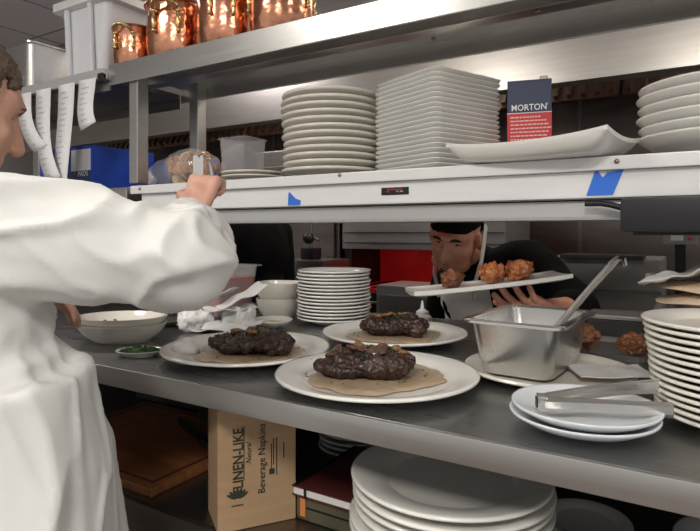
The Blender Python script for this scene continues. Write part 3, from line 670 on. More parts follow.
# paper on the plate
pm = sheet(14, 10, .12, .09, lambda a, b_: (a, b_, .006 + .004 * noise.noise(Vector((a * 20, b_ * 20, 5))) + .10 * max(0, a - .0) * .35)).done('parchment_square', 'towel', loc=(-0.128, 1.05, CT + .016), rot=(0, 0, R(25)), smooth=False)
pm.modifiers.new('thick', 'SOLIDIFY').thickness = .0012
tag(pm, 'creased grey-white parchment square on the plate right of the steel pan', 'paper')
# two plates with tongs
def coupe(x, y, z, label):
    o = MB().lathe(plate_prof(.093, .010, .014, t=.005, coupe=True), 72).done('coupe_plate', 'china_cool', loc=(x, y, z), rot=(0, 0, 0))
    o.data.set_sharp_from_angle(angle=R(180)); return tag(o, label, 'plate', 'two coupe plates under the tongs')
coupe(-0.131, 0.800, CT, 'pale coupe plate, lower of two under the tongs')
coupe(-0.129, 0.803, CT + .010, 'pale coupe plate, upper of two, directly under the tongs')
tg = thing('serving_tongs', 'pair of stainless steel serving tongs lying open on the pale plates', 'tongs', (-0.170, 0.752, CT + .0400), R(22))
def arm(yend, zend, m, w=.0085):
    mb = MB(); pts = []
    n = 14; rings = []
    for i in range(n + 1):
        t = i / n; x = .155 * t; y = yend * math.sin(t * math.pi * .5) ; z = zend * t
        wv = w * (1.0 if t < .7 else 1 + (t - .7) * .5); th = .0012
        rings.append([(x, y - th, z - wv), (x, y + th, z - wv), (x, y + th + .004, z - wv * .5), (x, y + th + .004, z + wv * .5), (x, y + th, z + wv), (x, y - th, z + wv), (x, y - th + .004 - .0, z + wv * .5), (x, y - th + .004, z - wv * .5)])
    return mb.loft(rings)
a1 = arm(.040, .014, 'chrome'); a1.done('tong_arm', 'chrome', tg, (0, .008, .001), smooth=False)
a2 = arm(-.012, .004, 'chrome'); a2.done('tong_arm', 'chrome', tg, (0, -.006, .0), (R(180), 0, 0), smooth=False)
MB().box((-.002, .001, .0), (.012, .020, .019), .002).done('hinge', 'chrome', tg, smooth=False)
MB().box((-.0085, .001, .0), (.002, .012, .012)).done('hinge_opening', 'black', tg, smooth=False)
# right stack
stack(14, 0.062, 0.925, CT, 0.117, 0.0092, 0.011, 'china_warm', 'ivory round plate, {} in the stack ending the counter', 'plate', 'ivory plates stacked at the right end', t=0.0050, jit=0.0015, lean=(-0.0014, 0.0006), well=0.68)
# tub with tortillas and cloth
tt = thing('tortilla_tub', 'clear plastic tub with a wide lid behind the right plate stack', 'tub', (0.07, 1.36, CT))
MB().loft([rect(.10, .08, 0, r=.02), rect(.12, .10, .097, r=.02), rect(.117, .097, .097, r=.02), rect(.098, .078, .003, r=.02)]).done('tub', 'cup_clear', tt, smooth=False)
MB().loft([rect(.150, .12, .098, r=.02), rect(.150, .12, .101, r=.02)]).done('lid', 'cup_clear', tt, smooth=False)
def tort(z, seed, label, r=.115, dx=0):
    mb = blob_disc(r, .004, seed, amp=.06, n=64)
    for v in mb.b.verts:
        v.co.z += .022 * noise.noise(Vector((v.co.x * 9, v.co.y * 9, seed))) + .012 + .010 * (1 - (v.co.length / r) ** 2)
    tag(mb.done('flour_tortilla', 'tortilla', loc=(0.035 + dx, 1.35, z)), label, 'tortilla', 'tortillas under the cloth')
tort(CT + .103, 2, 'pale floury tortilla, lower of two below the grey cloth'); tort(CT + .122, 2.4, 'pale floury tortilla, upper of two directly below the grey cloth', dx=.006)
def fcl(a, b_):
    return (a, b_, .030 + .028 * noise.noise(Vector((a * 11, b_ * 11, 3.3))) + .012 * noise.noise(Vector((a * 30, b_ * 30, 8))) + .022 * math.exp(-((a - .03) / .07) ** 2) - .010 * (abs(a) / .11) ** 3)
cl = sheet(30, 24, .25, .19, fcl).done('kitchen_cloth', 'towel', loc=(0.022, 1.35, CT + .143)); cl.modifiers.new('t', 'SOLIDIFY').thickness = .002
tag(cl, 'crumpled pale grey cloth lying over the tortillas', 'cloth')
# tray of fried food
ty = thing('metal_tray', 'flat metal tray of brown fried pieces behind the insert pan', 'tray', (-0.19, 1.345, CT), R(-6))
MB().loft([rect(.11, .09, 0, r=.02), rect(.12, .10, .014, r=.02), rect(.117, .097, .014, r=.02), rect(.107, .087, .003, r=.02)]).done('tray', 'steel', ty, smooth=False)
def fried(x, y, z, r, seed, m, label, group, rx=1.0, rzv=1.0):
    mb = MB(); rs = random.Random(seed)
    mb.ball((0, 0, r * .7 * rzv), (r * rx, r * .85, r * .75 * rzv))
    for k in range(9):
        a = rs.uniform(0, 6.28); q = rs.uniform(.4, .85)
        mb.ball((r * q * math.cos(a) * rx, r * q * math.sin(a) * .8, r * rzv * rs.uniform(.4, 1.15)), r * rs.uniform(.24, .4), u=12, v=8)
    def fn(v, n):
        v = v + n * (.009 * fbm(v, 60, seed) + .0055 * fbm(v, 140, seed) + .003 * fbm(v, 260, seed))
        v.z = max(v.z, .0005); return v
    return tag(link('fried_piece', remesh(mb, .0023, 2, fn), m, loc=(x, y, z)), label, 'fried food', group)
fried(-0.215, 1.30, CT + .004, .030, 11, 'fried_dark', 'dark brown fried piece on the tray just right of the insert pan', 'fried pieces on the tray', 1.1, 1.3)
fried(-0.115, 1.32, CT + .004, .028, 12, 'fried_dark', 'dark brown fried piece at the right end of the tray', 'fried pieces on the tray', 1.2, 1.0)
# black hinged container
bc = thing('spice_box', 'low black hinged container with a steel lid behind the tray', 'container', (-0.16, 1.512, CT))
MB().box((0, 0, .025), (.14, .10, .05), .004).done('box', 'black_matte', bc, smooth=False)
MB().box((0, 0, .056), (.145, .105, .010), .003).done('lid', 'panelsteel', bc, smooth=False)
# squeeze bottle
sq = thing('squeeze_bottle', 'small squeeze bottle with a white pointed tip behind the rearmost steak plate', 'bottle', (-0.665, 1.475, CT))
MB().lathe([(0, 0), (.024, 0), (.026, .004), (.026, .018), (.018, .026), (0, .026)], 28).done('body', 'china_warm', sq)
MB().lathe([(0, .024), (.017, .024), (.018, .032), (.006, .040), (.0025, .062), (0, .063)], 24).done('tip', 'white_metal', sq)
# held platter with three fried pieces
hpx = Vector((-0.445, 1.375, EYE - 0.141)); ax = Vector((0.33, 0.25, 0.042)).normalized()
def held(o, rzx=0): pass
mh = platter_mesh(0.195, 0.055, 0.010, 0.003, edge=0.004)
q = Matrix.Translation(hpx) @ Matrix((ax, Vector((0, 0, 1)).cross(ax).normalized(), ax.cross(Vector((0, 0, 1)).cross(ax).normalized()))).transposed().to_4x4()
ho = mh.done('serving_platter', 'china', smooth=False); ho.matrix_world = q
tag(ho, 'long narrow white platter of fried pieces held out by the cook in black', 'platter')
for (tt_, r_, sd, mm, lb) in ((-.46, .027, 21, 'fried_dark', 'dark brown fried piece in front of the beard, leftmost on the held platter'), (.08, .031, 22, 'fried', 'brown fried piece in the middle of the held platter'), (.45, .033, 23, 'fried', 'bright orange glazed fried piece nearest the hand on the held platter')):
    p = q @ Vector((tt_ * .19, 0, .0108)); o = fried(0, 0, 0, r_, sd, mm, lb, 'fried pieces on the held platter', 1.05, 1.05)
    o.location = p; o.rotation_euler = q.to_euler()
# ================================================================ UNDER THE COUNTER
nb = thing('napkin_carton', 'brown cardboard carton of beverage napkins standing on the undershelf', 'cardboard box', (-0.7005, 0.8145, US), math.atan2(.121, .085))
# local x along the printed face, local y goes into the shelf (face is at y=0 and looks to -y)
MB().box((0, .05, .1225), (.148, .10, .245), .0015).done('carton', 'card', nb, smooth=False)
MB().box((0, -.0006, .238), (.146, .0008, .003)).done('flap_edge', 'ink', nb, smooth=False)
text('lettering', 'LINEN-LIKE', .027, 'ink', nb, (-.036, -.0012, .132), (R(90), R(-90), 0), .82, bold=.0004)
text('script_lettering', 'Natural', .014, 'ink', nb, (-.017, -.0012, .138), (R(90), R(-90), 0), .9, shear=.4)
text('lettering', 'Beverage Napkins', .0195, 'ink', nb, (.008, -.0012, .125), (R(90), R(-90), 0), .92)
lf = MB()
for k in range(7):
    a = R(-60 + k * 20); lf.ball((-.038 + .013 * math.sin(a), -.001, .058 + .013 * math.cos(a) * .8), (.0028, .0006, .010), rot=(0, a, 0), u=8, v=6)
lf.box((-.038, -.001, .046), (.022, .0006, .002)).box((-.026, -.001, .14), (.0014, .0006, .10))
lf.done('leaf_emblem', 'ink', nb, smooth=False)
ml = MB()
for j, (x, z0, z1) in enumerate(((.026, .10, .15), (.030, .11, .16), (.036, .09, .16), (.050, .12, .15))): ml.box((x, -.001, (z0 + z1) / 2), (.0016, .0006, z1 - z0))
ml.box((.027, -.001, .098), (.010, .0006, .010)); ml.done('small_print', 'ink', nb, smooth=False)
# cutting board and knives
cb = thing('cutting_board', 'brown cutting board with a juice groove lying on the undershelf', 'cutting board', (-1.21, .985, US))
MB().box((0, 0, .009), (.50, .40, .018), .004).done('board', 'board', cb, smooth=False)
g = MB()
for s in (-1, 1):
    g.box((s * .225, 0, .0182), (.008, .35, .0012)); g.box((0, s * .175, .0182), (.458, .008, .0012))
g.done('juice_groove', 'maroon', cb, smooth=False)
for (x, y, rz, lb) in ((-1.05, 1.02, -22, 'black-handled knife lying nearer the front on the brown board'), (-1.06, 1.13, -15, 'black-handled knife lying further back on the brown board')):
    k = thing('kitchen_knife', lb, 'knife', (x, y, US + .0195), R(rz), 'knives on the cutting board')
    MB().box((.06, 0, .010), (.12, .026, .018), .005).done('handle', 'black', k)
    MB().loft([[(0, -.016, .008), (0, .018, .008), (0, .018, .010), (0, -.016, .010)], [(-.15, -.014, .008), (-.15, .016, .008), (-.15, .016, .0095), (-.15, -.014, .0095)], [(-.21, .010, .008), (-.21, .014, .008), (-.21, .014, .009), (-.21, .010, .009)]]).done('blade', 'steel_dull', k, smooth=False)
dc = thing('black_crate', 'dark plastic crate at the back of the undershelf behind the cutting board', 'crate', (-1.35, 1.33, US))
MB().box((0, 0, .05), (.46, .2, .10), .01).done('crate', 'black_matte', dc)
MB().box((0, 0, .105), (.47, .21, .012), .004).done('lid', 'black', dc)
# binder and journal
bd = thing('ring_binder', 'olive plastic folder with an orange tag under the maroon notebook', 'folder', (-.585, .985, US))
MB().box((0, 0, .0245), (.145, .22, .049), .008).done('folder', 'olive', bd)
MB().box((-.055, -.1115, .026), (.012, .002, .034), .0005).done('tag', 'amber', bd, smooth=False)
MB().box((0, -.1105, .026), (.12, .001, .003)).done('page_line', 'black', bd, smooth=False)
nbk = thing('notebook', 'maroon notebook with white page edges and a black elastic band', 'notebook', (-.583, .98, US + .0495))
MB().box((0, 0, .0085), (.147, .226, .0135)).done('pages', 'paper', nbk, smooth=False)
MB().box((0, 0, .0165), (.152, .230, .0028), .001).box((0, 0, .001), (.152, .23, .002)).done('cover', 'maroon', nbk, smooth=False)
MB().box((-.071, 0, .0182), (.010, .230, .0006)).box((0, .11, .0182), (.152, .01, .0006)).done('black_border', 'black', nbk, smooth=False)
MB().box((-.045, -.1165, .009), (.005, .001, .018)).done('elastic_band', 'black', nbk, smooth=False)
# plates below
stack(9, -.345, .872, US, .160, .0165, .016, 'china', 'large white plate, {} in the big undershelf stack', 'plate', 'large plates stacked on the undershelf', t=.0060, jit=.005, well=.62)
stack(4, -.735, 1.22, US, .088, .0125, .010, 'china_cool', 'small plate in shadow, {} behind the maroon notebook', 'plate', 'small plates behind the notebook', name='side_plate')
stack(3, -.175, 1.09, US, .078, .009, .008, 'china', 'small white plate, {} in the low stack behind the big undershelf stack', 'plate', 'small plates right of the big stack', name='side_plate')
stack(5, .06, 1.07, US, .10, .011, .010, 'china', 'white plate, {} in the far right undershelf stack', 'plate', 'plates at the far right of the undershelf')
# ================================================================ COOKING LINE
br = thing('broiler', 'steel broiler with grey panels above a glowing red opening', 'broiler', (-1.22, 2.62, 0))
MB().box((0, .25, 1.42), (0.9, .45, .42), .006).done('upper_panel', 'panelsteel', br, smooth=False)
for z in (1.245, 1.30): MB().box((0, .022, z), (.88, .006, .003)).done('panel_seam', 'darkmetal', br, smooth=False)
MB().box((0, .47, 1.1), (0.9, .02, .24)).done('red_backplate', 'redglow', br, smooth=False)
MB().box((0, .25, .99), (0.9, .45, .02)).done('grate', 'red_card', br, smooth=False)
for k in range(9): MB().tube([(-.36 + k * .09, .04, 1.004), (-.36 + k * .09, .45, 1.004)], .005, 8).done('grate_bar', 'darkmetal', br)
MB().box((0, .25, .49), (0.9, .45, .98), .006).done('lower_cabinet', 'darkmetal', br, smooth=False)
MB().tube([(-.42, .0, .93), (.42, .0, .93)], .010, 12).done('rail', 'chrome', br)
area('broiler_glow', (-1.2, 2.88, 1.19), (0, 0, 0), .7, .2, .35, (1, .08, .04))
rg = thing('range_drawer', 'dark grey drawer unit with a chrome rail below the red broiler', 'drawer unit', (-1.02, 2.25, 0))
MB().box((0, .13, .54), (.44, .26, 1.05), .004).done('cabinet', 'panelsteel', rg, smooth=False)
MB().box((0, -.004, .965), (.40, .01, .12), .003).done('drawer', 'steel_dull', rg, smooth=False)
MB().tube([(-.3, -.05, .925), (.2, -.05, .925)], .008, 12).tube([(.06, -.03, .925), (.08, -.055, .92)], .014, 12).done('rail', 'chrome', rg)
fr = thing('refrigerator', 'tall grey steel cabinet with a bar handle left of the broiler', 'cabinet', (-2.08, 2.72, 0))
MB().box((0, .3, .9), (.66, .56, 1.8), .01).done('body', 'steel_dull', fr, smooth=False)
dr_ = MB().box((0, .01, .95), (.62, .03, 1.5), .006).done('door', 'steel_wall', fr, smooth=False)
MB().tube([(.10, -.05, 1.14), (.30, -.05, 1.12)], .012, 12).ball((.30, -.04, 1.12), .018).done('handle', 'black', dr_)
MB().box((.37, .3, .9), (.05, .5, 1.8)).done('side_post', 'black_matte', fr, smooth=False)
ck = thing('blender_jug', 'dark countertop gadget with a round knob on the cabinet beside the person in black', 'appliance', (-1.72, 2.42, 1.1605))
MB().box((0, 0, .03), (.08, .08, .06), .01).done('base', 'black', ck); MB().ball((-.01, -.01, .11), .030).done('knob', 'black', ck)
MB().tube([(0, 0, .06), (0, 0, .2)], .008).tube([(0, 0, .12), (.05, 0, .10)], .007).done('stem', 'steel_dull', ck)
cs = thing('side_cabinet', 'grey steel cabinet under the gadget behind the stacked plates', 'cabinet', (-1.74, 2.47, 0))
MB().box((0, 0, .58), (.30, .24, 1.16), .006).done('body', 'steel_dull', cs, smooth=False)
MB().box((.0, -.122, .9), (.26, .006, .4), .002).done('door', 'steel_wall', cs, smooth=False)
fy = thing('fryer', 'light grey steel fryer back with a latch and a dark top grille', 'fryer', (-.33, 2.45, 0))
MB().box((.0, .18, .60), (.42, .34, 1.20), .008).done('body', 'panelsteel', fy, smooth=False)
MB().box((.0, -.006, 1.075), (.42, .015, .012), .002).done('panel_seam', 'steel_dull', fy, smooth=False)
MB().box((.0, .02, 1.207), (.30, .14, .016), .003).done('grille', 'black_matte', fy, smooth=False)
ltc = MB().box((.08, -.012, .985), (.14, .018, .035), .004).done('latch', 'steel', fy, smooth=False)
for x in (.04, .12): MB().box((x, -.024, .985), (.01, .01, .03), .002).done('latch_pin', 'chrome', ltc, smooth=False)
MB().box((.10, -.18, .46), (.3, .32, .92), .006).done('lower_box', 'panelsteel', fy, smooth=False)
MB().box((-.33, .15, .5), (.20, .3, 1.0), .01).done('side_box', 'darkmetal', fy, smooth=False)
rt = thing('reach_in_cabinet', 'dark steel cabinet at the right back behind the tortilla tub', 'cabinet', (.45, 2.9, 0))
MB().box((0, .2, .55), (.9, .5, 1.1), .01).done('body', 'steel_wall', rt, smooth=False)
MB().box((0, -.056, .6), (.8, .012, .9), .004).done('door', 'steel_dull', rt, smooth=False)
ps = thing('switch_post', 'dark upright post with a small grey switch box under the black warmer', 'switch box', (-.05, 2.05, 0))
MB().box((0, 0, .66), (.03, .03, 1.32), .003).box((0, 0, .01), (.12, .12, .02)).done('post', 'darkmetal', ps, smooth=False)
sbx = MB().box((0, -.025, 1.292), (.092, .035, .05), .003).done('switch_box', 'panelsteel', ps, smooth=False)
MB().box((-.008, -.0436, 1.293), (.034, .002, .028)).done('rating_label', 'white_ink', sbx, smooth=False)
MB().ball((.026, -.044, 1.285), (.006, .003, .006)).done('red_button', 'red_ink', sbx); MB().ball((.026, -.044, 1.302), (.006, .003, .005)).done('black_button', 'black', sbx)
# ================================================================ PEOPLE
def head_blobs(mb, T, fat=1.0):
    """T: 4x4 placing a head (origin between the ears, face towards +y)"""
    S = T.to_scale()[0]
    def b(c, r, rot=None):
        t = bmesh.new(); bmesh.ops.create_uvsphere(t, u_segments=22, v_segments=16, radius=1)
        r = r if isinstance(r, tuple) else (r, r, r)
        t.transform(T @ Matrix.Translation(Vector(c)) @ (Euler(rot).to_matrix().to_4x4() if rot else Matrix.Identity(4)) @ Matrix.Diagonal((*r, 1))); mb.join(t)
    def c(p, ra, q_, rb): mb.caps(T @ Vector(p), ra * S, T @ Vector(q_), rb * S)
    b((0, -.012, .038), (.076, .094, .084)); b((0, .028, -.018), (.064 * fat, .067, .088)); b((-.028, .036, .028), (.040, .048, .050)); b((.028, .036, .028), (.040, .048, .050)); b((0, .048, -.085), (.036 * fat, .036, .030))
    b((-.035, .03, -.07), (.028 * fat, .04, .032), (0, 0, .3)); b((.035, .03, -.07), (.028 * fat, .04, .032), (0, 0, -.3))
    c((0, .090, .018), .0095, (0, .111, -.026), .0118); b((0, .109, -.030), .0105); b((-.013, .100, -.031), .0085); b((.013, .100, -.031), .0085)
    c((-.036, .078, .032), .0115, (.036, .078, .032), .0115); c((-.012, .084, .033), .010, (.012, .084, .033), .010)
    b((-.038, .056, -.022), .023); b((.038, .056, -.022), .023)
    c((-.018, .084, -.0575), .0062, (.018, .084, -.0575), .0062); c((-.015, .083, -.0685), .0068, (.015, .083, -.0685), .0068); b((0, .083, -.092), .015)
    for s in (-1, 1):
        b((s * .078, -.004, -.002), (.009, .020, .031), (0, 0, s * -.35)); b((s * .080, -.004, -.022), (.007, .010, .014))
def sockets(T):
    Ti = T.inverted(); S = T.to_scale()[0]
    def fn(v, n):
        p = Ti @ v
        if p.y > .03 and abs(p.z) < .1:
            for s in (-1, 1):
                d = ((p.x - s * .031) / .017) ** 2 + ((p.z - .012) / .012) ** 2
                if d < 4: p.y -= .011 * math.exp(-d)
            p.y -= .003 * math.exp(-((p.z + .063) / .0022) ** 2 - (p.x / .022) ** 2)
            return T @ p
        return v
    return fn
def face_parts(T, root, me, iris='iris', brow='hair', lipm='lips', squint=1.0, bw=.0042):
    rot = T.to_euler(); bv_ = BVHTree.FromPolygons([v.co for v in me.vertices], [p.vertices for p in me.polygons])
    fwd = (T.to_3x3() @ Vector((0, 1, 0))).normalized(); S = T.to_scale()[0]
    def surf(x, z, out=0.0):
        h = bv_.ray_cast(T @ Vector((x, .25, z)), -fwd)[0]
        return (h if h is not None else T @ Vector((x, .09, z))) + fwd * out
    for s in (-1, 1):
        c = surf(s * .030, .011) - fwd * .0098 * S
        e = MB().ball((0, 0, 0), .0122 * S).done('eye', 'eyewhite', root, c, rot)
        MB().ball((0, .0088 * S, 0), (.0055, .0042, .0055)).done('iris', iris, e)
        up = MB(); up.ball((0, 0, 0), (.0150 * S, .0134 * S, .0138 * S))
        bmesh.ops.bisect_plane(up.b, geom=list(up.b.verts) + list(up.b.edges) + list(up.b.faces), plane_co=(0, 0, .0022 * squint), plane_no=(0, .35, -1), clear_outer=True)
        up.done('eyelid', root['skinmat'], root, c, rot)
        lo = MB(); lo.ball((0, 0, 0), (.0148 * S, .0131 * S, .0136 * S))
        bmesh.ops.bisect_plane(lo.b, geom=list(lo.b.verts) + list(lo.b.edges) + list(lo.b.faces), plane_co=(0, 0, -.0045), plane_no=(0, .15, 1), clear_outer=True)
        lo.done('eyelid', root['skinmat'], root, c, rot)
        MB().tube([c + T.to_3x3() @ Vector(((k - 3) * .0042, .0135 - abs(k - 3) ** 2 * .0006, .0022 * squint - .001 * abs(k - 3) + .001)) for k in range(7)], .0011, 6).done('eyelashes', 'hair_black', root)
        MB().tube([surf(s * x, z, -.0005) for x, z in ((.012, .027), (.020, .0315), (.031, .034), (.042, .032), (.048, .028))], [.002, bw, bw, bw * .8, .001], 8).done('eyebrow', brow, root)
    MB().tube([surf(x, z, -.0012) for x, z in ((-.022, -.0625), (-.008, -.0575), (0, -.059), (.008, -.0575), (.022, -.0625))], [.001, .0036, .0034, .0036, .001], 8).tube([surf(x, z, -.0012) for x, z in ((-.018, -.0655), (0, -.069), (.018, -.0655))], [.001, .0046, .001], 8).done('lips', lipm, root)
def shell(T, root, name, m, test, grow, voxel=.004, amp=.003, freq=60):
    """hair or beard: the skull and jaw lumps grown a little and cut to a region"""
    mb = MB(); head_blobs(mb, T)
    me = remesh(mb, voxel, 5); Ti = T.inverted()
    bm = bmesh.new(); bm.from_mesh(me)
    bmesh.ops.delete(bm, geom=[f for f in bm.faces if not test(Ti @ f.calc_center_median())], context='FACES')
    bm.normal_update()
    edge = {v for v in bm.verts if v.is_boundary}
    for v in bm.verts:
        g_ = .001 if v in edge else grow
        v.co += v.normal * (g_ + (amp * fbm(Ti @ v.co, freq, 5) if v not in edge else 0))
    me2 = bpy.data.meshes.new(name); bm.to_mesh(me2); bm.free()
    o = link(name, me2, m, root); md = o.modifiers.new('t', 'SOLIDIFY'); md.thickness = .004; md.offset = -1
    return o
def hand_blobs(mb, wrist, fwd, palm_n, size=1.0, curl=1.2, thumb_side=1, spread=.12, thumb_curl=.7):
    """wrist point, direction of the hand, normal out of the palm"""
    f = Vector(fwd).normalized(); n = Vector(palm_n); n = (n - f * n.dot(f)).normalized(); s = f.cross(n).normalized() * thumb_side
    W = Vector(wrist); k = size
    for j in (-.027, -.009, .009, .027):
        mb.caps(W + f * .010 * k + s * j * .7 * k, .0135 * k, W + f * .088 * k + s * j * k, .0125 * k)
    mb.ball(W + f * .05 * k + n * .004 * k, (.028 * k,) * 3)
    for i, (j, L, r_) in enumerate(((.028, .072, .0098), (.0095, .080, .0100), (-.0095, .074, .0095), (-.028, .058, .0086))):
        p = W + f * .088 * k + s * j * k; d = (f + s * (spread * (j / .028))).normalized(); rr = r_ * k
        for seg, fr_ in enumerate((.42, .32, .26)):
            a = curl * (.75, 1.0, .75)[seg]; axis = d.cross(n).normalized()
            d = (Matrix.Rotation(a, 3, axis) @ d).normalized(); nn = n
            n2 = (Matrix.Rotation(a, 3, axis) @ n); q_ = p + d * L * fr_ * k
            mb.caps(p, rr, q_, rr * .93); p = q_; rr *= .93; n = n2
        n = Vector(palm_n); n = (n - f * n.dot(f)).normalized()
    p = W + f * .028 * k + s * .026 * k; d = (f * .75 + s * .75 + n * .3).normalized(); rr = .0125 * k
    for L in (.040, .030, .024):
        q_ = p + d * L * k; mb.caps(p, rr, q_, rr * .9); p = q_; rr *= .9
        d = (d + n * thumb_curl * .5 - s * thumb_curl * .55 + f * .1).normalized()
def folds(amp, dirs, seed=0):
    def fn(v, n):
        q_ = Vector((v.x * dirs[0], v.y * dirs[1], v.z * dirs[2]))
        a = noise.noise(q_ + Vector((seed, 0, 0))); b = noise.noise(q_ * 2.1 + Vector((0, seed, 0)))
        return v + n * amp * ((1 - abs(a) * 2.4) * .6 + b * .5)
    return fn
# ---------------- cook in white (left foreground)
P1 = thing('person', 'cook in a white coat at the left, seen from behind, reaching up to the shelf', 'person', (-1.02, .40, 0))
P1['skinmat'] = 'skin'
def L1(x, y, z): return Vector((x + 1.02, y - .40, z))
T1 = Matrix.Translation(L1(-1.112, .484, EYE + .216)) @ Euler((R(-17), R(0), R(-4))).to_matrix().to_4x4() @ Matrix.Scale(1.12, 4)
mb = MB(); head_blobs(mb, T1)
sh1, el1, wr1 = L1(-.86, .44, EYE - .005), L1(-.668, .585, EYE - .040), L1(-.868, .805, EYE + .033)
mb.caps(L1(-1.07, .42, EYE - .02), .062, L1(-1.09, .455, EYE + .10), .058)
mb.ball(L1(-1.05, .38, EYE - .16), (.17, .10, .16)).ball(L1(-1.03, .38, EYE - .40), (.17, .12, .20))
mb.caps(L1(-1.18, .38, EYE - .06), .06, sh1, .055).caps(sh1, .052, el1, .042).caps(el1, .040, wr1, .028)
lsh, lel, lwr = L1(-1.25, .36, EYE - .06), L1(-1.36, .42, EYE - .30), L1(-1.20, .62, EYE - .13)
mb.caps(lsh, .052, lel, .042).caps(lel, .040, lwr, .027)
hand_blobs(mb, lwr, (.5, .8, -.15), (.3, -.1, -1), 1.0, .5, -1)
hand_blobs(mb, wr1 + Vector((.004, .0, -.006)), (-.03, .45, .89), (-.25, .85, -.5), .98, 1.45, 1, .02, 1.4)
for s in (-1, 1):
    hip, kn, an = L1(-1.03 + s * .10, .38, .92), L1(-1.03 + s * .12, .40, .50), L1(-1.03 + s * .13, .36, .09)
    mb.caps(hip, .085, kn, .055).caps(kn, .052, an, .035).caps(an + Vector((0, 0, -.03)), .035, an + Vector((0, .14, -.055)), .03)
mb.ball(L1(-1.03, .38, .93), (.17, .12, .12))
bm1 = remesh(mb, .0046, 5, sockets(T1)); link('body', bm1, 'skin', P1)
face_parts(T1, P1, bm1, squint=0)
shell(T1, P1, 'hair', 'hair', lambda p: (p.z > .062 - max(0, p.y) * .1 + .02 * math.sin(p.x * 60) * (p.y > .04) and p.y < .088) or (p.y < .022 and p.z > -.005 and abs(p.x) < .0755) or (p.y < -.02 and p.z > -.055) or (abs(p.x) > .05 and 0 < p.y < .030 and -.02 < p.z and abs(p.x) < .0755), .010, amp=.006, freq=160)
# the coat
mb = MB()
mb.ball(L1(-1.04, .41, EYE - .14), (.245, .155, .17)).ball(L1(-1.0, .42, EYE - .36), (.262, .20, .28))
mb.caps(L1(-1.22, .38, EYE - .06), .085, sh1 + Vector((-.03, 0, 0)), .092)
mb.caps(sh1, .096, sh1.lerp(el1, .5) + Vector((0, 0, -.006)), .085); mb.caps(sh1.lerp(el1, .5) + Vector((0, 0, -.006)), .085, el1 + Vector((.0, .01, -.004)), .073)
mb.caps(el1 + Vector((0, .01, -.004)), .073, el1.lerp(wr1, .5) + Vector((.014, .01, -.024)), .064); mb.caps(el1.lerp(wr1, .5) + Vector((.014, .01, -.024)), .064, el1.lerp(wr1, .80), .045)
mb.caps(lsh, .08, lel, .07).caps(lel, .066, lwr.lerp(lel, .12), .042)
mb.tube([L1(-.99, .43, EYE - .22), L1(-.985, .44, EYE - .36), L1(-.98, .44, EYE - .5), L1(-.975, .44, EYE - .62), L1(-.975, .44, EYE - .74)], [.24, .270, .283, .293, .297], 32, flat=.72, up=(0, 1, 0))
def coatfold(v, n):
    ax_ = (el1 - sh1).normalized(); t = (v - sh1).dot(ax_)
    arm = math.exp(-(max(0, (v - (sh1 + ax_ * min(max(t, -.05), .3))).length - .10) / .06) ** 2)
    ridge = lambda q_: (1 - min(1, abs(noise.noise(q_)) * 2.6)) ** 2
    a = ridge(Vector((v.x * 3.2 + v.z * 9, v.y * 4, v.z * 11 - v.x * 5)))          # long creases down the sleeve
    b = ridge(Vector((v.x * 12, v.y * 13 + 3, v.z * 12 + v.x * 5)))               # short crumples at the bend
    bend = math.exp(-((v - el1).length / .15) ** 2)
    low = min(1, max(0, (EYE - .12 - v.z) / .15)) * (1 - arm)
    d_ = ridge(Vector((v.x * 11 + v.z * 4.5, v.y * 9, v.z * 1.6 + 4))); e_ = ridge(Vector((v.x * 24 + v.z * 9, v.y * 16, v.z * 3 + 9)))
    return v + n * (.017 * a * (1 - low) + .013 * b * bend + (.020 * d_ + .007 * e_) * low - .006)
me = remesh(mb, .0065, 12, coatfold)
coat = link('coat', me, 'coat', P1)
ss = coat.modifiers.new('s', 'SMOOTH'); ss.iterations = 1
# seam round the armhole, cuff and collar
bv = BVHTree.FromPolygons([v.co for v in me.vertices], [p.vertices for p in me.polygons])
seam = []
for k in range(26):
    a = R(-100 + k * 230 / 25); c = L1(-.845, .40, EYE - .04); d = Vector((.25, -.75 * math.cos(a) , .85 * math.sin(a))).normalized()
    h = bv.ray_cast(c, Vector((.15, -math.cos(a), math.sin(a))).normalized())
    if h[0] is not None: seam.append(h[0] + h[1] * .0005)
cdir = (wr1 - el1).normalized()
def ring_at(c, d, r0, r1, wd, n=28):
    u = d.orthogonal().normalized(); v = d.cross(u); rs_ = []
    for (off, rr) in ((0, r0), (wd, r1), (wd, r1 - .004), (0, r0 - .006)):
        rs_.append([c + d * off + (u * math.cos(a) + v * math.sin(a)) * rr * (1 + .03 * math.sin(3 * a)) for a in [2 * math.pi * k / n for k in range(n)]])
    return MB().loft(rs_, closed=True, cap=False)
ring_at(el1.lerp(wr1, .69), cdir, .0475, .043, .05).done('cuff', 'coat', P1)
ring_at(L1(-1.078, .432, EYE + .055), Vector((-.1, .25, 1)).normalized(), .085, .070, .045).done('collar', 'coat', P1)
# trousers, shoes
mb = MB(); mb.ball(L1(-1.02, .385, .86), (.225, .16, .14))
for s in (-1, 1):
    mb.caps(L1(-1.03 + s * .105, .385, .84), .115, L1(-1.03 + s * .12, .40, .48), .088); mb.caps(L1(-1.03 + s * .12, .40, .48), .088, L1(-1.03 + s * .13, .365, .10), .075)
link('trousers', remesh(mb, .012, 5, folds(.006, (8, 8, 3))), 'trousers', P1)
for s in (-1, 1):
    m_ = MB(); m_.caps(L1(-1.03 + s * .13, .34, .055), .05, L1(-1.03 + s * .135, .50, .042), .042)
    me = remesh(m_, .008, 3)
    for v in me.vertices: v.co.z = max(v.co.z, 0)
    link('shoe', me, 'black', P1)
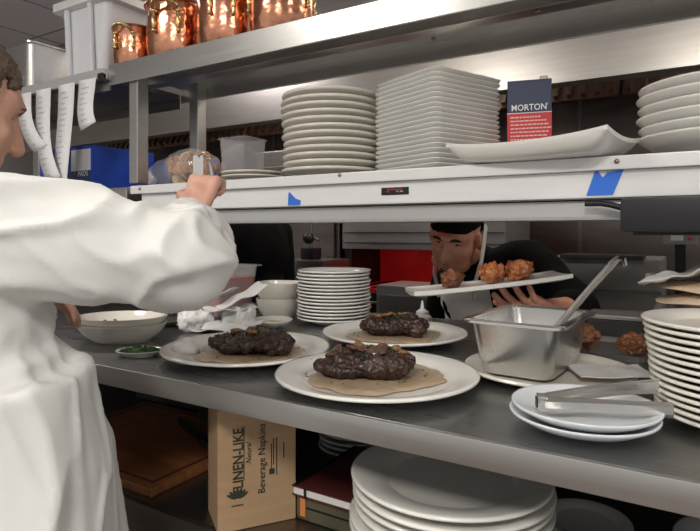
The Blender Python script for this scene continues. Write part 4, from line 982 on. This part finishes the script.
# the steel clip he holds against the shelf
mp = wr1 + L1(0, 0, 0) * 0
clip = thing('steel_tab', 'small bright steel tab with a rounded end held up in the raised fist', 'utensil', (-.912, .868, EYE + .082))
tabm = MB()
rg_ = []
for y_ in (-.0008, .0008):
    rg_.append([(x, y_, z) for x, z in [(-.0105, .066), (.0105, .066)] + [(.0105 * math.cos(a), .024 + -.0105 * math.sin(a)) for a in [math.pi * k / 10 for k in range(11)]]])
tabm.loft(rg_); tabm.done('tab', 'chrome', clip, (0, 0, .012), (0, 0, R(40)), smooth=False)
MB().tube([(0, 0, .074), (.0, .010, .080), (.004, .03, .070), (.008, .035, .03), (.005, .02, -.01)], .004, 8).done('shank', 'chrome', clip)
# ---------------- cook in black (behind the pass)
P2 = thing('person', 'cook in a black coat and cap leaning forward behind the pass with a platter', 'person', (-.66, 2.1, 0))
P2['skinmat'] = 'skin_tan'
def L2(x, y, z): return Vector((x + .66, y - 2.1, z))
T2 = Matrix.Translation(L2(-.682, 1.775, EYE - .022)) @ Euler((0, 0, R(180 + 4))).to_matrix().to_4x4() @ Euler((R(-24), R(-9), 0)).to_matrix().to_4x4() @ Matrix.Scale(1.0, 4)
s2, e2, w2 = L2(-.475, 1.905, EYE - .115), L2(-.31, 1.80, EYE - .235), L2(-.345, 1.568, EYE - .210)
sr, er, wr = L2(-.80, 2.04, EYE - .22), L2(-.86, 2.02, EYE - .48), L2(-.84, 1.90, EYE - .72)
mb = MB(); head_blobs(mb, T2, 1.08)
mb.caps(L2(-.68, 1.90, EYE - .10), .060, L2(-.682, 1.82, EYE - .05), .058)
mb.ball(L2(-.64, 1.98, EYE - .22), (.12, .11, .12), (R(-35), 0, 0)).ball(L2(-.65, 2.05, EYE - .42), (.13, .11, .20), (R(-20), 0, 0))
mb.caps(L2(-.76, 2.0, EYE - .20), .05, L2(-.54, 1.92, EYE - .13), .06).caps(s2, .05, e2, .042).caps(e2, .042, w2, .028).caps(sr, .05, er, .04).caps(er, .04, wr, .028)
hand_blobs(mb, w2 + Vector((0, 0, -.004)), (-.25, -.75, .17), (-.35, .2, .9), 1.08, .35, 1, .3, .3)
hand_blobs(mb, wr, (.3, -.2, -.9), (.9, .2, .1), 1.0, .4, 1)
mb.ball(L2(-.66, 2.10, .92), (.16, .12, .12))
for s in (-1, 1):
    hip, kn, an = L2(-.66 + s * .09, 2.10, .90), L2(-.66 + s * .11, 2.06, .49), L2(-.66 + s * .12, 2.12, .09)
    mb.caps(hip, .08, kn, .055).caps(kn, .05, an, .035).caps(an + Vector((0, 0, -.03)), .035, an + Vector((0, -.14, -.055)), .03)
bm2 = remesh(mb, .0040, 4, sockets(T2)); link('body', bm2, 'skin_tan', P2)
face_parts(T2, P2, bm2, brow='hair_black', squint=.6, bw=.0050)
shell(T2, P2, 'goatee', 'hair_black', lambda p: p.y > .040 and abs(p.x) < .026 and -.122 < p.z < -.079, .0012, amp=.001, freq=200)
shell(T2, P2, 'cap', 'blackcoat', lambda p: (p.z > .050 and abs(p.x) < .2) or (p.y < 0 and p.z > .02 and abs(p.x) < .074), .009, amp=.0)
cm = MB().box((0, 0, 0), (.044, .002, .0065), .001)
cm.done('cap_lettering', 'red_ink', P2, T2 @ Vector((0.004, .0945, .055)), T2.to_euler(), smooth=False)
mb = MB()
mb.ball(L2(-.64, 1.97, EYE - .22), (.17, .15, .15), (R(-35), 0, 0)).ball(L2(-.64, 2.03, EYE - .40), (.18, .16, .22), (R(-20), 0, 0)).ball(L2(-.65, 2.08, EYE - .58), (.20, .17, .2))
mb.caps(L2(-.76, 2.0, EYE - .20), .085, s2 + Vector((-.03, 0, 0)), .082).caps(s2, .082, e2, .066).caps(e2, .064, e2.lerp(w2, .25), .055)
mb.caps(sr, .08, er, .066).caps(er, .06, er.lerp(wr, .4), .055)
mb.caps(L2(-.68, 1.93, EYE - .12), .085, L2(-.68, 1.90, EYE - .10), .072)
me2 = remesh(mb, .009, 5, folds(.008, (9, 9, 9), 3)); link('coat', me2, 'blackcoat', P2)
bv2 = BVHTree.FromPolygons([v.co for v in me2.vertices], [p.vertices for p in me2.polygons])
def drape(path, wdt, off=.006):
    """a strip of cloth laid on the coat from the front"""
    rows = []
    for i, (x, z) in enumerate(path):
        row = []
        for j in range(5):
            xx = x + wdt[i] * (j / 4 - .5)
            h = bv2.ray_cast(L2(xx, 1.2, z), Vector((0, 1, 0)))
            row.append((h[0] + Vector((0, -off, 0))) if h[0] is not None else None)
        rows.append(row)
    mb_ = MB(); prev = None
    last = Vector((0, 0, 0))
    for row in rows:
        good = [r_ for r_ in row if r_ is not None]
        if not good: continue
        row = [r_ if r_ is not None else good[0] for r_ in row]
        vs = [mb_.b.verts.new(r_) for r_ in row]
        if prev:
            for j in range(4): mb_.b.faces.new((prev[j], prev[j + 1], vs[j + 1], vs[j]))
        prev = vs
    return mb_
MB().tube([L2(-.600, 1.835, EYE + .015), L2(-.594, 1.80, EYE - .04), L2(-.592, 1.765, EYE - .10), L2(-.61, 1.765, EYE - .16), L2(-.625, 1.79, EYE - .22)], .015, 8, flat=.3, up=(1, 0, 0)).done('apron_strap', 'apron', P2)
MB().tube([L2(-.765, 1.86, EYE - .06), L2(-.76, 1.79, EYE - .09), L2(-.752, 1.765, EYE - .14), L2(-.74, 1.775, EYE - .22)], .013, 8, flat=.3, up=(1, 0, 0)).done('apron_strap', 'apron', P2)
d_ = drape([(-.675, EYE - .17 - .03 * k) for k in range(18)], [.17 + .012 * k for k in range(18)], .010)
ap = d_.done('apron', 'apron', P2); ap.modifiers.new('t', 'SOLIDIFY').thickness = .003
hit = bv2.ray_cast(L2(-.30, 1.2, EYE - .075), Vector((-.17, .60, -.03)).normalized())[0] or L2(-.452, 1.825, EYE - .125)
MB().box((0, 0, 0), (.024, .006, .009), .001).done('sleeve_tag', 'green_tag', P2, hit, (R(-15), R(12), 0), smooth=False)
mb = MB(); mb.ball(L2(-.66, 2.10, .88), (.20, .15, .14))
for s in (-1, 1):
    mb.caps(L2(-.66 + s * .10, 2.10, .86), .105, L2(-.66 + s * .11, 2.06, .48), .08); mb.caps(L2(-.66 + s * .11, 2.06, .48), .08, L2(-.66 + s * .12, 2.12, .10), .07)
link('trousers', remesh(mb, .014, 5), 'trousers', P2)
for s in (-1, 1):
    m_ = MB(); m_.caps(L2(-.66 + s * .12, 2.14, .055), .048, L2(-.66 + s * .125, 1.99, .042), .04)
    me = remesh(m_, .009, 3)
    for v in me.vertices: v.co.z = max(v.co.z, 0)
    link('shoe', me, 'black', P2)
# ---------------- third person, dark, far left
P3 = thing('person', 'person in dark clothes with a white collar edge, standing far back on the left', 'person', (-1.76, 2.00, 0))
P3['skinmat'] = 'skin_tan'
def L3(x, y, z): return Vector((x + 1.93, y - 2.10, z))
T3 = Matrix.Translation(L3(-1.98, 2.07, EYE + .27)) @ Euler((R(-10), 0, R(70))).to_matrix().to_4x4() @ Matrix.Scale(.96, 4)
mb = MB(); head_blobs(mb, T3)
mb.caps(L3(-1.95, 2.10, EYE + .06), .055, L3(-1.97, 2.08, EYE + .20), .052)
mb.ball(L3(-1.93, 2.10, EYE - .12), (.11, .16, .20)).ball(L3(-1.92, 2.10, EYE - .36), (.11, .15, .18)).ball(L3(-1.92, 2.1, .9), (.12, .16, .12))
for s in (-1, 1):
    a_, b_, c_ = L3(-1.93, 2.10 + s * .19, EYE - .02), L3(-1.93, 2.10 + s * .23, EYE - .30), L3(-2.10, 2.10 + s * .16, EYE - .38)
    mb.caps(L3(-1.93, 2.1, EYE), .06, a_, .055).caps(a_, .05, b_, .042).caps(b_, .04, c_, .028); hand_blobs(mb, c_, (-1, -s * .3, -.1), (0, 0, -1), 1, .5, s)
    mb.caps(L3(-1.92, 2.10 + s * .09, .88), .08, L3(-1.93, 2.1 + s * .1, .48), .055).caps(L3(-1.93, 2.1 + s * .1, .48), .052, L3(-1.9, 2.1 + s * .1, .08), .035).caps(L3(-1.9, 2.1 + s * .1, .06), .035, L3(-2.04, 2.1 + s * .12, .035), .03)
bm3 = remesh(mb, .006, 4, sockets(T3)); link('body', bm3, 'skin_tan', P3)
face_parts(T3, P3, bm3, brow='hair_black')
shell(T3, P3, 'hair', 'hair_black', lambda p: (p.z > .058 and p.y < .085) or (p.y < -.005 and p.z > -.03 and abs(p.x) < .0755), .008, voxel=.006)
mb = MB()
mb.ball(L3(-1.92, 2.10, EYE - .10), (.145, .20, .19)).ball(L3(-1.91, 2.10, EYE - .34), (.15, .19, .22)).ball(L3(-1.91, 2.1, EYE - .5), (.16, .20, .14))
for s in (-1, 1):
    a_, b_, c_ = L3(-1.93, 2.10 + s * .19, EYE - .02), L3(-1.93, 2.10 + s * .23, EYE - .30), L3(-2.10, 2.10 + s * .16, EYE - .38)
    mb.caps(L3(-1.93, 2.1, EYE - .0), .085, a_, .078).caps(a_, .078, b_, .066).caps(b_, .062, c_, .042)
link('jacket', remesh(mb, .012, 5, folds(.007, (8, 8, 8), 5)), 'blackcoat', P3)
ring_at(L3(-1.955, 2.095, EYE + .085), Vector((-.15, -.1, 1)).normalized(), .066, .062, .03).done('collar', 'apron', P3)
mb = MB(); mb.ball(L3(-1.92, 2.10, .86), (.15, .19, .14))
for s in (-1, 1):
    mb.caps(L3(-1.92, 2.10 + s * .09, .84), .10, L3(-1.93, 2.1 + s * .1, .48), .08).caps(L3(-1.93, 2.1 + s * .1, .48), .08, L3(-1.9, 2.1 + s * .1, .10), .068)
link('trousers', remesh(mb, .014, 5), 'trousers', P3)
